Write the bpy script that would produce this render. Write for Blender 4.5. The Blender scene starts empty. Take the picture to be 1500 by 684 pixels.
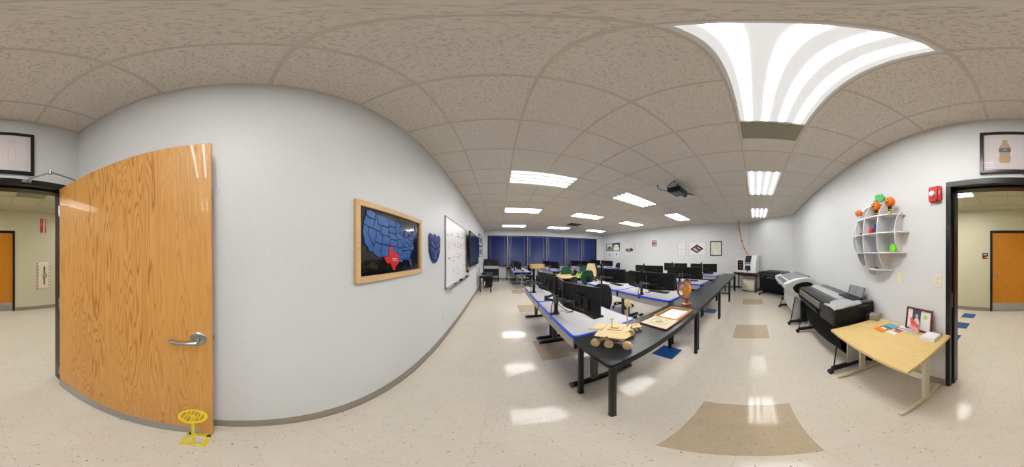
import bpy, bmesh, math, random
from mathutils import Matrix, Vector

# ------------------------------------------------------------------ camera, world, exposure
SC = bpy.context.scene
COL = SC.collection
R = math.radians
CAMZ = 1.4854
cam_d = bpy.data.cameras.new('camera')
cam_d.type = 'PANO'
for tgt in (cam_d, getattr(cam_d, 'cycles', None)):
    if tgt is None: continue
    try:
        tgt.panorama_type = 'EQUIRECTANGULAR'
        tgt.latitude_min = R(-(684 - 374.417) * .24); tgt.latitude_max = R(374.417 * .24)
        tgt.longitude_min = -math.pi; tgt.longitude_max = math.pi
    except Exception:
        pass
cam_d.clip_start = 0.02
cam = bpy.data.objects.new('camera', cam_d)
COL.objects.link(cam)
cam.matrix_world = (Matrix.Translation((0, 0, CAMZ)) @ Matrix.Rotation(.0006, 4, 'Y') @ Matrix.Rotation(-.0035, 4, 'X')
                    @ Matrix.Rotation(-R((750 - 730.2986) * .24), 4, 'Z') @ Matrix.Rotation(math.pi / 2, 4, 'X'))
SC.camera = cam
SC.view_settings.view_transform = 'Standard'
SC.view_settings.look = 'None'
SC.view_settings.gamma = 1
SC.view_settings.use_curve_mapping = False
SC.view_settings.exposure = 0.0
LAMP = 97.0          # radiance of the ceiling diffusers
HALL_LAMP = 100.0
world = bpy.data.worlds.new('night')
SC.world = world
world.use_nodes = True
world.node_tree.nodes['Background'].inputs[0].default_value = (.02, .03, .06, 1)
world.node_tree.nodes['Background'].inputs[1].default_value = .3
try:
    SC.cycles.use_denoising = True
    SC.cycles.max_bounces = 10
    SC.cycles.diffuse_bounces = 6
    SC.cycles.sample_clamp_indirect = 6
except Exception:
    pass
random.seed(7)

# room numbers
XL, YB, XR, YW, CH = -.868, -1.356, 7.33, 9.8, 2.996
DG0, DG1 = (7.33, .30), (5.70, -1.356)       # slanted wall from the right wall to the door wall
HY = -4.203                                  # far wall of the corridor
HCH = 2.72
U = .6096
CX0, CY0 = .19, .151                         # ceiling lattice origin
FX0, FY0 = .527, -.25                        # floor lattice origin

# ------------------------------------------------------------------ materials
def lin(h):
    h = h.lstrip('#'); c = [int(h[i:i + 2], 16) / 255 for i in (0, 2, 4)]
    return tuple((x / 12.92 if x <= .04045 else ((x + .055) / 1.055) ** 2.4) for x in c) + (1,)

class NT:
    def __init__(s, name):
        s.m = bpy.data.materials.new(name); s.m.use_nodes = True
        s.t = s.m.node_tree; s.b = s.t.nodes['Principled BSDF']
    def n(s, typ, **kw):
        nd = s.t.nodes.new(typ)
        for k, v in kw.items(): setattr(nd, k, v)
        return nd
    def l(s, a, b): s.t.links.new(a, b)
    def math(s, op, a, b=None, c=None):
        nd = s.n('ShaderNodeMath', operation=op)
        for i, v in enumerate((a, b, c)):
            if v is None: continue
            if isinstance(v, (int, float)): nd.inputs[i].default_value = v
            else: s.l(v, nd.inputs[i])
        return nd.outputs[0]
    def mix(s, f, a, b):
        nd = s.n('ShaderNodeMix', data_type='RGBA')
        for i, v in ((0, f), (6, a), (7, b)):
            if isinstance(v, (int, float)): nd.inputs[i].default_value = v
            elif isinstance(v, tuple): nd.inputs[i].default_value = v
            else: s.l(v, nd.inputs[i])
        return nd.outputs[2]
    def coord(s, scale=(1, 1, 1), kind='Object'):
        tc = s.n('ShaderNodeTexCoord'); mp = s.n('ShaderNodeMapping')
        s.l(tc.outputs[kind], mp.inputs[0]); mp.inputs['Scale'].default_value = scale
        return mp.outputs[0]
    def noise(s, vec, scale, detail=2, rough=.5):
        nd = s.n('ShaderNodeTexNoise'); s.l(vec, nd.inputs['Vector'])
        nd.inputs['Scale'].default_value = scale; nd.inputs['Detail'].default_value = detail
        nd.inputs['Roughness'].default_value = rough
        return nd.outputs[0]
    def ramp(s, f, stops):
        nd = s.n('ShaderNodeValToRGB'); s.l(f, nd.inputs[0]); e = nd.color_ramp.elements
        while len(e) < len(stops): e.new(.5)
        for i, (p, c) in enumerate(stops):
            e[i].position = p; e[i].color = c if isinstance(c, tuple) else (c, c, c, 1)
        return nd.outputs[0]
    def bump(s, hgt, strength=.2, dist=.01):
        nd = s.n('ShaderNodeBump'); s.l(hgt, nd.inputs['Height'])
        nd.inputs['Strength'].default_value = strength; nd.inputs['Distance'].default_value = dist
        s.l(nd.outputs[0], s.b.inputs['Normal'])
    def set(s, col=None, rough=None, metal=None, spec=None, coat=None, trans=None, alpha=None):
        for k, v in (('Base Color', col), ('Roughness', rough), ('Metallic', metal), ('Specular IOR Level', spec),
                     ('Coat Weight', coat), ('Transmission Weight', trans), ('Alpha', alpha)):
            if v is None: continue
            if isinstance(v, (int, float, tuple)): s.b.inputs[k].default_value = v
            else: s.l(v, s.b.inputs[k])

M = {}
def plain(key, hexc, rough=.5, metal=0, coat=0, spec=.5, grain=.06):
    a = NT(key); c = lin(hexc)
    v = a.coord((1, 1, 1)); f = a.noise(v, 35, 3)
    k = 1 - grain
    a.set(a.mix(f, (c[0] * k, c[1] * k, c[2] * k, 1), (min(1, c[0] * (1 + grain)), min(1, c[1] * (1 + grain)), min(1, c[2] * (1 + grain)), 1)),
          rough, metal, spec, coat)
    M[key] = a.m
    return a
for args in [
    ('trim_taupe', '8f8678', .45), ('frame_black', '121215', .3, 0, .1, .4), ('black_plastic', '111112', .42, 0, 0, .3), ('black_matte', '0f0f10', .7),
    ('black_metal', '0b0b0d', .38, .1, 0, .35), ('black_fabric', '17181a', .95), ('chair_shell', '202124', .6), ('arm_grey', '303236', .28, .4), ('dark_laminate', '282c31', .3, 0, 0, .35),
    ('blue_edge', '2453f2', .35), ('white_laminate', 'c4c3c6', .35), ('panel_grey', 'b4b4ae', .4, .1), ('steel', 'b4b5b6', .28, 1),
    ('silver', 'a2a3a3', .3, .7), ('gun_grey', '55575a', .4, .2), ('plotter_silver', 'aeb0b1', .38, .1), ('plotter_dark', '1f1f21', .4, 0, 0, .35),
    ('plotter_grey', '85878b', .4, .1), ('plotter_light', 'cfd2d2', .4), ('bronze_grey', '77726b', .35, .3), ('glass_dark', '1b2430', .08, 0, .5),
    ('white_paint', 'e4e6e8', .45), ('ivory', 'e3dcc4', .5), ('red_plastic', 'c81f25', .35), ('maple', 'e2c48a', .5),
    ('paper', 'e4e2e4', .8), ('paper_warm', 'd8cfd0', .7), ('paper_grey', 'd0d1d4', .7), ('ink', '60626a', .8), ('screen', '0a1118', .12, 0, .3),
    ('tv_screen', '10222f', .1, 0, .4), ('green_fabric', '1d4a38', .95), ('lime', '7bdc1a', .4), ('green_plastic', '1fa83a', .4),
    ('orange_plastic', 'fb7c0c', .4), ('blue_plastic', '1d3f96', .4), ('navy_plastic', '1b2f78', .35), ('yellow_paint', 'e0cc1e', .4),
    ('red_ink', 'cf4a4a', .8), ('cream_metal', 'd5d0bd', .45), ('beige_metal', 'c9c2a8', .5), ('desk_leg', 'cfc9b0', .45),
    ('orange_hose', 'df6a1c', .45), ('hall_ceiling_grid', 'b9b7a4', .6), ('grid_bar', 'd6cec1', .55), ('dull_panel', '8d8b75', .6),
    ('frost_white', 'eef0f2', .3), ('sky_blue', '5e9fd6', .5), ('leaf_green', '5a9440', .6), ('coral', 'e0483c', .45), ('magenta', 'd24a6a', .5),
    ('mustard', 'd9c33e', .5), ('peach', 'e0b08a', .6), ('cream_print', 'cdc7a6', .6), ('tan_ink', 'bda275', .7), ('teal_dark', '2f5363', .5), ('dark_red_wood', '6a241c', .35), ('skin', 'dca987', .6),
    ('lime_soft', 'a8cf6a', .6), ('pale_yellow', 'd9dc86', .7), ('brown_wood', '7a4a26', .45), ('window_bronze', '231f1c', .4, .3),
    ('mullion_tan', '9c8a70', .5), ('blind_navy', '1d2c66', .45, 0, 0), ('blind_tape', '5a6ba2', .6), ('camera_grey', '8b867e', .4, .3),
    ('bottle_tan', 'b08e5c', .6), ('bottle_band', '2c3442', .5), ('sign_red', 'd42a1e', .5), ('sign_black', '151515', .5), ('carton_grey', '9b9c9c', .5),
    ('yellow_tag', 'd8c73a', .5), ('dark_green', '2d5a33', .6), ('map_black', '0b0a0a', .15, 0, .6)]:
    plain(*args)
for k in ('lamp_white',):
    a = NT(k); a.set((.8, .8, .8, 1), .5)
    M[k] = a.m

def wall_mat(key, hexc):
    a = NT(key); v = a.coord()
    c = lin(hexc)
    n1 = a.noise(v, 1.2, 2)
    a.set(a.mix(n1, (c[0] * .98, c[1] * .98, c[2] * .98, 1), (c[0] * 1.02, c[1] * 1.02, c[2] * 1.02, 1)), .42, 0, .4)
    a.bump(a.noise(v, 75, 3, .55), .35, .006)
    M[key] = a.m
wall_mat('wall_white', 'd8dadb')
wall_mat('wall_hall', 'cdc8b0')

def ceiling_mat(key, hexc, x0, y0):
    a = NT(key); v = a.coord((1, 1, 1)); c = lin(hexc)
    n1 = a.noise(v, 60, 3, .6); n2 = a.noise(v, 135, 2, .5)
    pit = a.math('MULTIPLY', a.ramp(n1, [(.50, 0.), (.58, 1.)]), a.ramp(n2, [(.47, 0.), (.54, 1.)]))
    a.set(a.mix(a.math('MULTIPLY', pit, .42), c, (c[0] * .42, c[1] * .38, c[2] * .34, 1)), .9, 0, .1)
    a.bump(a.math('SUBTRACT', 1., pit), .5, .004)
    M[key] = a.m
ceiling_mat('ceiling_tile', 'efe9df', CX0, CY0)
ceiling_mat('hall_ceiling_tile', 'cfcbb8', 0, 0)

def floor_mat(key, hall=False):
    a = NT(key); tc = a.n('ShaderNodeTexCoord'); sp = a.n('ShaderNodeSeparateXYZ'); a.l(tc.outputs['Object'], sp.inputs[0])
    t = .3048
    ux = a.math('DIVIDE', a.math('SUBTRACT', sp.outputs[0], FX0), t); uy = a.math('DIVIDE', a.math('SUBTRACT', sp.outputs[1], FY0), t)
    ix, iy = a.math('FLOOR', ux), a.math('FLOOR', uy)
    cb = a.n('ShaderNodeCombineXYZ'); a.l(ix, cb.inputs[0]); a.l(iy, cb.inputs[1])
    wn = a.n('ShaderNodeTexWhiteNoise', noise_dimensions='3D'); a.l(cb.outputs[0], wn.inputs[0])
    base = a.mix(wn.outputs[0], lin('cec6b8'), lin('d1c9bb'))
    v = a.coord()
    cloud = a.noise(v, 9, 4, .6)
    base = a.mix(a.ramp(cloud, [(.35, 0.), (.7, .35)]), base, lin('dad3c6'))
    def is_eq(val, k):
        return a.math('COMPARE', val, k, .1)
    mx = a.math('FLOORED_MODULO', ix, 7); my = a.math('FLOORED_MODULO', iy, 7)
    if not hall:
        tan = a.math('MULTIPLY', a.math('LESS_THAN', mx, 1.5), a.math('LESS_THAN', my, 1.5))
        base = a.mix(tan, base, a.mix(cloud, lin('b09f86'), lin('bbac95')))
        blue = a.math('MULTIPLY', a.math('MULTIPLY', is_eq(mx, 4), is_eq(my, 4)), a.math('GREATER_THAN', a.math('MINIMUM', ix, iy), 0))
    else:
        blue = a.math('MULTIPLY', is_eq(ix, 1), is_eq(a.math('FLOORED_MODULO', iy, 2), 0))
    bl = a.mix(a.noise(v, 40, 3), lin('1c3f74'), lin('2f5c96'))
    base = a.mix(blue, base, bl)
    ns = a.noise(a.coord((1, 1.6, 1)), 48, 2, .5)
    ns2 = a.noise(v, 17, 1)
    spk = a.math('MULTIPLY', a.ramp(ns, [(.66, 0.), (.69, 1.)]), a.ramp(ns2, [(.42, 0.), (.5, 1.)]))
    base = a.mix(a.math('MULTIPLY', spk, .75), base, lin('5a5148'))
    spw = a.ramp(a.noise(a.coord((1.5, 1, 1)), 62, 2), [(.69, 0.), (.73, .5)])
    base = a.mix(spw, base, lin('efe9df'))
    def seam(u):
        f = a.math('FRACT', u)
        d = a.math('MINIMUM', f, a.math('SUBTRACT', 1., f))
        return a.math('LESS_THAN', d, .0045)
    sm = a.math('MAXIMUM', seam(ux), seam(uy))
    base = a.mix(a.math('MULTIPLY', sm, .2), base, lin('7b7264'))
    rg = a.math('ADD', .05, a.math('MULTIPLY', a.noise(v, 3.5, 4, .6), .09))
    a.set(base, rg, 0, .2)
    a.bump(a.noise(v, 9, 3, .6), .05, .006)
    M[key] = a.m
floor_mat('floor_tile'); floor_mat('hall_floor_tile', True)

def wood_mat(key, c1, c2, c3, axis='z', scale=1.0, rough=.35, coat=.2):
    a = NT(key)
    s = {'z': (7, 7, .55), 'x': (.55, 7, 7), 'y': (7, .55, 7)}[axis]
    v = a.coord(tuple(q * scale for q in s))
    warp = a.noise(v, 1.1, 2, .5)
    rings = a.math('FRACT', a.math('MULTIPLY', warp, 20.))
    rings = a.math('ABSOLUTE', a.math('SUBTRACT', rings, .5))
    patch = a.ramp(a.noise(a.coord(tuple(q * scale * .35 for q in s)), 1.3, 2), [(.42, .25), (.6, 1.)])
    s2 = {'z': (90, 90, 3), 'x': (3, 90, 90), 'y': (90, 3, 90)}[axis]
    fine = a.noise(a.coord(tuple(q * scale for q in s2)), 1, 3, .6)
    base = a.mix(a.math('MULTIPLY', a.math('SUBTRACT', 1., a.ramp(rings, [(.02, 0.), (.22, 1.)])), patch), lin(c1), lin(c3))
    base = a.mix(a.ramp(fine, [(.42, 0.), (.62, .55)]), base, lin(c2))
    a.set(base, rough, 0, .4, coat)
    M[key] = a.m
wood_mat('oak_door', 'd09a54', 'bf873f', 'a0682c', 'z', 1.25, .45, .12)
wood_mat('oak_hall', 'c9821c', 'b67216', 'a36212', 'z', 1.2, .4, .12)
wood_mat('oak_desk', 'dcc184', 'cfb072', 'cba968', 'x', 1.2, .4, .1)
wood_mat('frame_wood', 'dcb987', 'd0aa74', 'c89f6a', 'y', 1.5, .5, .05)
wood_mat('table_wood', 'd8b070', 'cba05e', 'c2965a', 'x', 1.5, .4, .1)
wood_mat('honey_wood', 'd6932f', 'c98326', 'b5731e', 'x', 3, .35, .3)
wood_mat('red_wood', 'a9521f', '9a4618', '853a12', 'z', 3, .3, .4)
wood_mat('ply', 'e6cf9f', 'dfc592', 'd8bb86', 'x', 3, .6, 0)

def lamp_mat(key, strength, axis, n=4, half=.278):
    """Fluorescent tubes behind a ribbed diffuser: brighter over each tube."""
    a = NT(key); tc = a.n('ShaderNodeTexCoord'); sp = a.n('ShaderNodeSeparateXYZ'); a.l(tc.outputs['Object'], sp.inputs[0])
    u = a.math('MULTIPLY', a.math('ADD', sp.outputs[1], half), n * math.pi / half / 2)
    w = a.math('ABSOLUTE', a.math('SINE', u))
    w = a.math('POWER', w, 18.)
    endf = a.math('SUBTRACT', 1., a.math('POWER', a.math('DIVIDE', a.math('ABSOLUTE', sp.outputs[0]), .60), 14.))
    e = a.math('MULTIPLY', a.math('MULTIPLY', w, strength), a.math('MAXIMUM', endf, 0.))
    e = a.math('ADD', e, .62)
    a.set((.35, .35, .36, 1), .35)
    a.b.inputs['Emission Color'].default_value = (1, .995, .98, 1)
    a.l(e, a.b.inputs['Emission Strength'])
    M[key] = a.m
lamp_mat('diffuser', LAMP, 'y'); lamp_mat('hall_diffuser', HALL_LAMP, 'y'); lamp_mat('dim_diffuser', LAMP * .3, 'y')

a = NT('clear_acrylic'); a.set((.95, .97, .98, 1), .03, 0, .5, 0, .0, .22); M['clear_acrylic'] = a.m
a = NT('window_glass'); a.set((.9, .95, 1, 1), .02, 0, .5, 0, 1.); M['window_glass'] = a.m
a = NT('mat_glass'); a.set((1, 1, 1, 1), .04, 0, .5, 0, 0, .06); M['mat_glass'] = a.m
a = NT('state_blue'); v = a.coord()
a.set(a.mix(a.noise(v, 9, 2), lin('1d4a8c'), lin('3768ad')), .42, 0, .4, .0); M['state_blue'] = a.m
a = NT('mesh_bin'); v = a.coord(); a.set(a.mix(a.noise(v, 60, 2), lin('08090b'), lin('121418')), .9, 0, .2); M['mesh_bin'] = a.m

# ------------------------------------------------------------------ mesh builder
class MB:
    def __init__(s): s.v = []; s.f = []; s.mi = []; s.cur = 0; s.x = Matrix.Identity(4); s.adds = []
    def add(s, vs, fs):
        o = len(s.v); s.adds.append((o, len(s.f), len(vs), len(fs))); s.v += [tuple(s.x @ Vector(p)) for p in vs]
        s.f += [tuple(o + i for i in f) for f in fs]; s.mi += [s.cur] * len(fs); return s
    def box(s, c, d, rz=0, rx=0, ry=0):
        hx, hy, hz = d[0] / 2, d[1] / 2, d[2] / 2
        m = Matrix.Translation(c) @ Matrix.Rotation(rz, 4, 'Z') @ Matrix.Rotation(ry, 4, 'Y') @ Matrix.Rotation(rx, 4, 'X')
        vs = [m @ Vector((x, y, z)) for x in (-hx, hx) for y in (-hy, hy) for z in (-hz, hz)]
        return s.add(vs, [(0, 1, 3, 2), (4, 6, 7, 5), (0, 4, 5, 1), (2, 3, 7, 6), (0, 2, 6, 4), (1, 5, 7, 3)])
    def bb(s, x0, x1, y0, y1, z0, z1): return s.box(((x0 + x1) / 2, (y0 + y1) / 2, (z0 + z1) / 2), (abs(x1 - x0), abs(y1 - y0), abs(z1 - z0)))
    def cyl(s, p0, p1, r, n=14, r2=None):
        return s.tube([p0, p1], [r, r if r2 is None else r2], n)
    def tube(s, pts, r, n=8, smooth=0):
        pts = [Vector(p) for p in pts]
        if smooth:
            q = []; L = len(pts)
            for i in range(L - 1):
                a, b, c, d = pts[max(i - 1, 0)], pts[i], pts[i + 1], pts[min(i + 2, L - 1)]
                for k in range(smooth):
                    t = k / smooth
                    q.append(.5 * ((2 * b) + (c - a) * t + (2 * a - 5 * b + 4 * c - d) * t * t + (3 * b - a - 3 * c + d) * t ** 3))
            q.append(pts[-1]); pts = q
        if isinstance(r, (list, tuple)):
            rs = []
            for i in range(len(pts)):
                u = i / (len(pts) - 1) * (len(r) - 1); k0 = min(int(u), len(r) - 2); rs.append(r[k0] + (r[k0 + 1] - r[k0]) * (u - k0))
        else: rs = [r] * len(pts)
        vs = []; fs = []; N = len(pts); up = None
        for i, p in enumerate(pts):
            d = (pts[min(i + 1, N - 1)] - pts[max(i - 1, 0)])
            if d.length < 1e-9: d = Vector((0, 0, 1))
            d.normalize()
            if up is None:
                up = Vector((0, 0, 1)) if abs(d.z) < .9 else Vector((1, 0, 0))
            a = up - d * up.dot(d)
            if a.length < 1e-6: a = d.orthogonal()
            a.normalize(); up = a; b = d.cross(a)
            for k in range(n):
                t = 2 * math.pi * k / n
                vs.append(p + (a * math.cos(t) + b * math.sin(t)) * rs[i])
        for i in range(N - 1):
            for k in range(n):
                k2 = (k + 1) % n
                fs.append((i * n + k, i * n + k2, (i + 1) * n + k2, (i + 1) * n + k))
        fs.append(tuple(range(n))[::-1]); fs.append(tuple((N - 1) * n + k for k in range(n)))
        return s.add(vs, fs)
    def prism(s, poly, a, b, axis='z'):
        """Extrude a 2D polygon between a and b. axis z: (x,y); axis x: (y,z); axis y: (x,z)."""
        def P(u, v, w): return {'z': (u, v, w), 'x': (w, u, v), 'y': (u, w, v)}[axis]
        n = len(poly)
        vs = [P(u, v, a) for u, v in poly] + [P(u, v, b) for u, v in poly]
        fs = [tuple(range(n))[::-1], tuple(range(n, 2 * n))] + [(i, (i + 1) % n, n + (i + 1) % n, n + i) for i in range(n)]
        return s.add(vs, fs)
    def lathe(s, prof, c=(0, 0, 0), n=20, ax='z'):
        vs = []; fs = []
        for r, z in prof:
            for k in range(n):
                t = 2 * math.pi * k / n; p = (r * math.cos(t), r * math.sin(t), z)
                if ax == 'x': p = (z, p[0], p[1])
                if ax == 'y': p = (p[0], z, p[1])
                vs.append((c[0] + p[0], c[1] + p[1], c[2] + p[2]))
        for i in range(len(prof) - 1):
            for k in range(n):
                k2 = (k + 1) % n; fs.append((i * n + k, i * n + k2, (i + 1) * n + k2, (i + 1) * n + k))
        fs.append(tuple(range(n))[::-1]); fs.append(tuple((len(prof) - 1) * n + k for k in range(n)))
        return s.add(vs, fs)
    def ball(s, c, r, sc=(1, 1, 1), n=14):
        m = n // 2 + 1
        prof = [(max(1e-4, r * math.sin(math.pi * i / m)), -r * math.cos(math.pi * i / m)) for i in range(m + 1)]
        o = len(s.v); s.lathe(prof, (0, 0, 0), n)
        inv = s.x.inverted()
        for i in range(o, len(s.v)):
            p = inv @ Vector(s.v[i]); s.v[i] = tuple(s.x @ Vector((c[0] + p.x * sc[0], c[1] + p.y * sc[1], c[2] + p.z * sc[2])))
        return s
    def loft(s, rings, cap=True):
        n = len(rings[0]); vs = [p for r in rings for p in r]
        fs = [(i * n + k, i * n + (k + 1) % n, (i + 1) * n + (k + 1) % n, (i + 1) * n + k) for i in range(len(rings) - 1) for k in range(n)]
        if cap: fs += [tuple(range(n))[::-1], tuple((len(rings) - 1) * n + k for k in range(n))]
        return s.add(vs, fs)
    def each(s, name, mats, parent=None, bevel=0, ang=35, seg=2):
        for v0, f0, nv, nf in s.adds:
            q = MB(); q.v = s.v[v0:v0 + nv]; q.f = [tuple(i - v0 for i in f) for f in s.f[f0:f0 + nf]]; q.mi = [0] * nf
            q.build(name, mats, parent, bevel, ang, seg)
    def build(s, name, mats, parent=None, bevel=0, ang=35, seg=2):
        me = bpy.data.meshes.new(name); me.from_pydata(s.v, [], s.f)
        if isinstance(mats, str): mats = [mats]
        for k in mats: me.materials.append(M[k])
        me.polygons.foreach_set('material_index', s.mi)
        bm = bmesh.new(); bm.from_mesh(me); bmesh.ops.recalc_face_normals(bm, faces=bm.faces); bm.to_mesh(me); bm.free()
        me.shade_smooth()
        try: me.set_sharp_from_angle(angle=R(ang))
        except Exception: pass
        o = bpy.data.objects.new(name, me); COL.objects.link(o)
        if parent is not None: o.parent = parent
        if bevel:
            b = o.modifiers.new('bevel', 'BEVEL'); b.width = bevel; b.segments = seg; b.limit_method = 'ANGLE'; b.angle_limit = R(40)
        return o

def rrect(x0, x1, y0, y1, r, n=5):
    out = []
    for cx, cy, a0 in ((x1 - r, y1 - r, 0), (x0 + r, y1 - r, 90), (x0 + r, y0 + r, 180), (x1 - r, y0 + r, 270)):
        for k in range(n + 1):
            t = R(a0 + 90 * k / n); out.append((cx + r * math.cos(t), cy + r * math.sin(t)))
    return out

def tag(o, label=None, cat=None, group=None, kind=None):
    if label: o['label'] = label
    if cat: o['category'] = cat
    if group: o['group'] = group
    if kind: o['kind'] = kind
    return o
def thing(name, label, cat, loc=(0, 0, 0), rz=0, group=None):
    o = bpy.data.objects.new(name, None); o.empty_display_size = .1; COL.objects.link(o)
    o.location = loc; o.rotation_euler = (0, 0, rz)
    return tag(o, label, cat, group)
def struct(name, mb, mats, parent=None, bevel=0):
    o = mb.build(name, mats, parent, bevel)
    if parent is None: o['kind'] = 'structure'
    return o
def children_of(o): return [c for c in COL.objects if c.parent == o]
TREE = {}
def copy_tree(o, loc, rz, label, group=None):
    def kids(p): return KIDS.get(p.name, [])
    if o.name not in TREE:
        def collect(p): return [(c, collect(c)) for c in COL.objects if c.parent == p]
        TREE[o.name] = collect(o)
    r = o.copy(); COL.objects.link(r); r.location = loc; r.rotation_euler = (0, 0, rz)
    r['label'] = label
    if group: r['group'] = group
    def rec(lst, par):
        for c, sub in lst:
            d = c.copy(); COL.objects.link(d); d.parent = par; rec(sub, d)
    rec(TREE[o.name], r)
    return r
def text(name, body, size, mat, parent, loc, rot, depth=.0008, align='CENTER', sx=1):
    cu = bpy.data.curves.new(name, 'FONT'); cu.body = body; cu.size = size; cu.extrude = depth
    cu.align_x = align; cu.align_y = 'CENTER'
    tmp = bpy.data.objects.new(name, cu); me = bpy.data.meshes.new_from_object(tmp)
    bpy.data.objects.remove(tmp)
    me.materials.clear(); me.materials.append(M[mat])
    o = bpy.data.objects.new(name, me); COL.objects.link(o); o.parent = parent
    o.location = loc; o.rotation_euler = rot; o.scale = (sx, 1, 1)
    return o
FACE_POSX = (R(90), 0, R(90))     # upright text read by someone looking towards -x
FACE_NEGX = (R(90), 0, R(-90))
FACE_POSY = (R(90), 0, R(180))    # read by someone looking towards -y

# ------------------------------------------------------------------ the room shell
T = .15
struct('floor', MB().prism([(XL - T, YB - .02), (DG1[0], YB - .02), (XR + T, YB - .02), (XR + T, YW + T), (XL - T, YW + T)], -.1, 0), 'floor_tile')
struct('ceiling', MB().bb(XL - T, XR + T, YB - T, YW + T, CH, CH + .1), 'ceiling_tile')
g = MB()
k = -2
while CX0 + k * U < XR:
    x = CX0 + k * U
    if x > XL + .02:
        y0 = YB if x < DG1[0] else YB + (x - DG1[0]) / (DG0[0] - DG1[0]) * (DG0[1] - DG1[1])
        g.bb(x - .011, x + .011, y0, YW, CH - .003, CH + .002)
    k += 1
k = -3
while CY0 + k * U < YW:
    y = CY0 + k * U
    if y > YB + .02:
        x1 = XR if y > DG0[1] else DG1[0] + (y - DG1[1]) / (DG0[1] - DG1[1]) * (DG0[0] - DG1[0])
        g.bb(XL, x1, y - .011, y + .011, CH - .0035, CH + .002)
    k += 1
# wall angle round the ceiling
g.bb(XL, XL + .02, YB, YW, CH - .004, CH + .002).bb(XL, DG1[0], YB, YB + .02, CH - .004, CH + .002).bb(XL, XR, YW - .02, YW, CH - .004, CH + .002).bb(XR - .02, XR, DG0[1], YW, CH - .004, CH + .002)
struct('trim_1', g, 'grid_bar')

struct('wall_left', MB().bb(XL - T, XL, YB - T, YW + T, 0, CH), 'wall_white')
struct('wall_right', MB().bb(XR, XR + T, DG0[1], YW + T, 0, CH), 'wall_white')
struct('wall_right_back', MB().prism([DG0, (DG0[0] + T, DG0[1]), (DG0[0] + T, DG1[1] - T), (DG1[0], DG1[1] - T), DG1], 0, CH), 'wall_white')
DX0, DX1, DZ = -.69, .520, 2.135                    # door opening
struct('wall_back', MB().bb(XL - T, DX0 - .02, YB - .14, YB, 0, CH).bb(DX1 + .02, DG1[0], YB - .14, YB, 0, CH).bb(DX0 - .02, DX1 + .02, YB - .14, YB, DZ + .02, CH), 'wall_white')
WX0, WX1, WZ0, WZ1 = -.66, 6.72, .80, 2.66
struct('wall_front', MB().bb(XL - T, WX0, YW, YW + T, 0, CH).bb(WX1, XR + T, YW, YW + T, 0, CH).bb(WX0, WX1, YW, YW + T, 0, WZ0).bb(WX0, WX1, YW, YW + T, WZ1, CH), 'wall_white')
bh = .10
struct('baseboard_left', MB().bb(XL, XL + .008, YB, YW, 0, bh).bb(XL, XL + .014, YB, YW, 0, .012), 'trim_taupe')
struct('baseboard_back', MB().bb(.575, DG1[0], YB, YB + .008, 0, bh).bb(XL, -.755, YB, YB + .008, 0, bh), 'trim_taupe')
struct('baseboard_right', MB().bb(XR - .008, XR, DG0[1], YW, 0, bh), 'trim_taupe')
struct('baseboard_front', MB().bb(XL, XR, YW - .008, YW, 0, bh), 'trim_taupe')
dn = Vector((DG1[0] - DG0[0], DG1[1] - DG0[1], 0)); dl = dn.length; dn.normalize(); dg_ang = math.atan2(dn.y, dn.x)
struct('baseboard_right_back', MB().box(((DG0[0] + DG1[0]) / 2 - .003, (DG0[1] + DG1[1]) / 2 + .003, bh / 2), (dl, .008, bh), dg_ang), 'trim_taupe')

# corridor behind the door
HX0, HX1 = -4.2, 4.6
HB = YB - .14
struct('floor_outer', MB().bb(HX0, HX1, HY - .1, YB - .02, -.1, 0), 'hall_floor_tile')
struct('ceiling_outer', MB().bb(HX0, HX1, HY - .1, HB, HCH, HCH + .08), 'hall_ceiling_tile')
g = MB()
for k in range(-6, 8): 
    x = .06 + k * U; g.bb(x - .012, x + .012, HY, HB, HCH - .004, HCH + .001)
for y in (-3.78, -3.17, -2.56, -1.95): g.bb(HX0, HX1, y - .012, y + .012, HCH - .0045, HCH + .001)
struct('trim_2', g, 'hall_ceiling_grid')
HDX0, HDX1, HDZ = -.69, .483, 2.10
struct('wall_outer_back', MB().bb(HX0, HDX0, HY - .12, HY, 0, HCH).bb(HDX1, HX1, HY - .12, HY, 0, HCH).bb(HDX0, HDX1, HY - .12, HY, HDZ, HCH), 'wall_hall')
struct('wall_outer_front', MB().bb(HX0, DX0 - .06, HB - .02, HB, 0, HCH).bb(DX1 + .06, HX1, HB - .02, HB, 0, HCH).bb(DX0 - .06, DX1 + .06, HB - .02, HB, DZ + .06, HCH), 'wall_hall')
struct('wall_outer_left', MB().bb(HX0 - .1, HX0, HY, HB, 0, HCH), 'wall_hall')
struct('wall_outer_right', MB().bb(HX1, HX1 + .1, HY, HB, 0, HCH), 'wall_hall')
struct('baseboard_outer', MB().bb(HX0, HDX0 - .055, HY, HY + .008, 0, .1).bb(HDX1 + .055, HX1, HY, HY + .008, 0, .1), 'trim_taupe')

def door_thing(name): 
    o = bpy.data.objects.new(name, None); COL.objects.link(o); o['kind'] = 'structure'; return o
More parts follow.
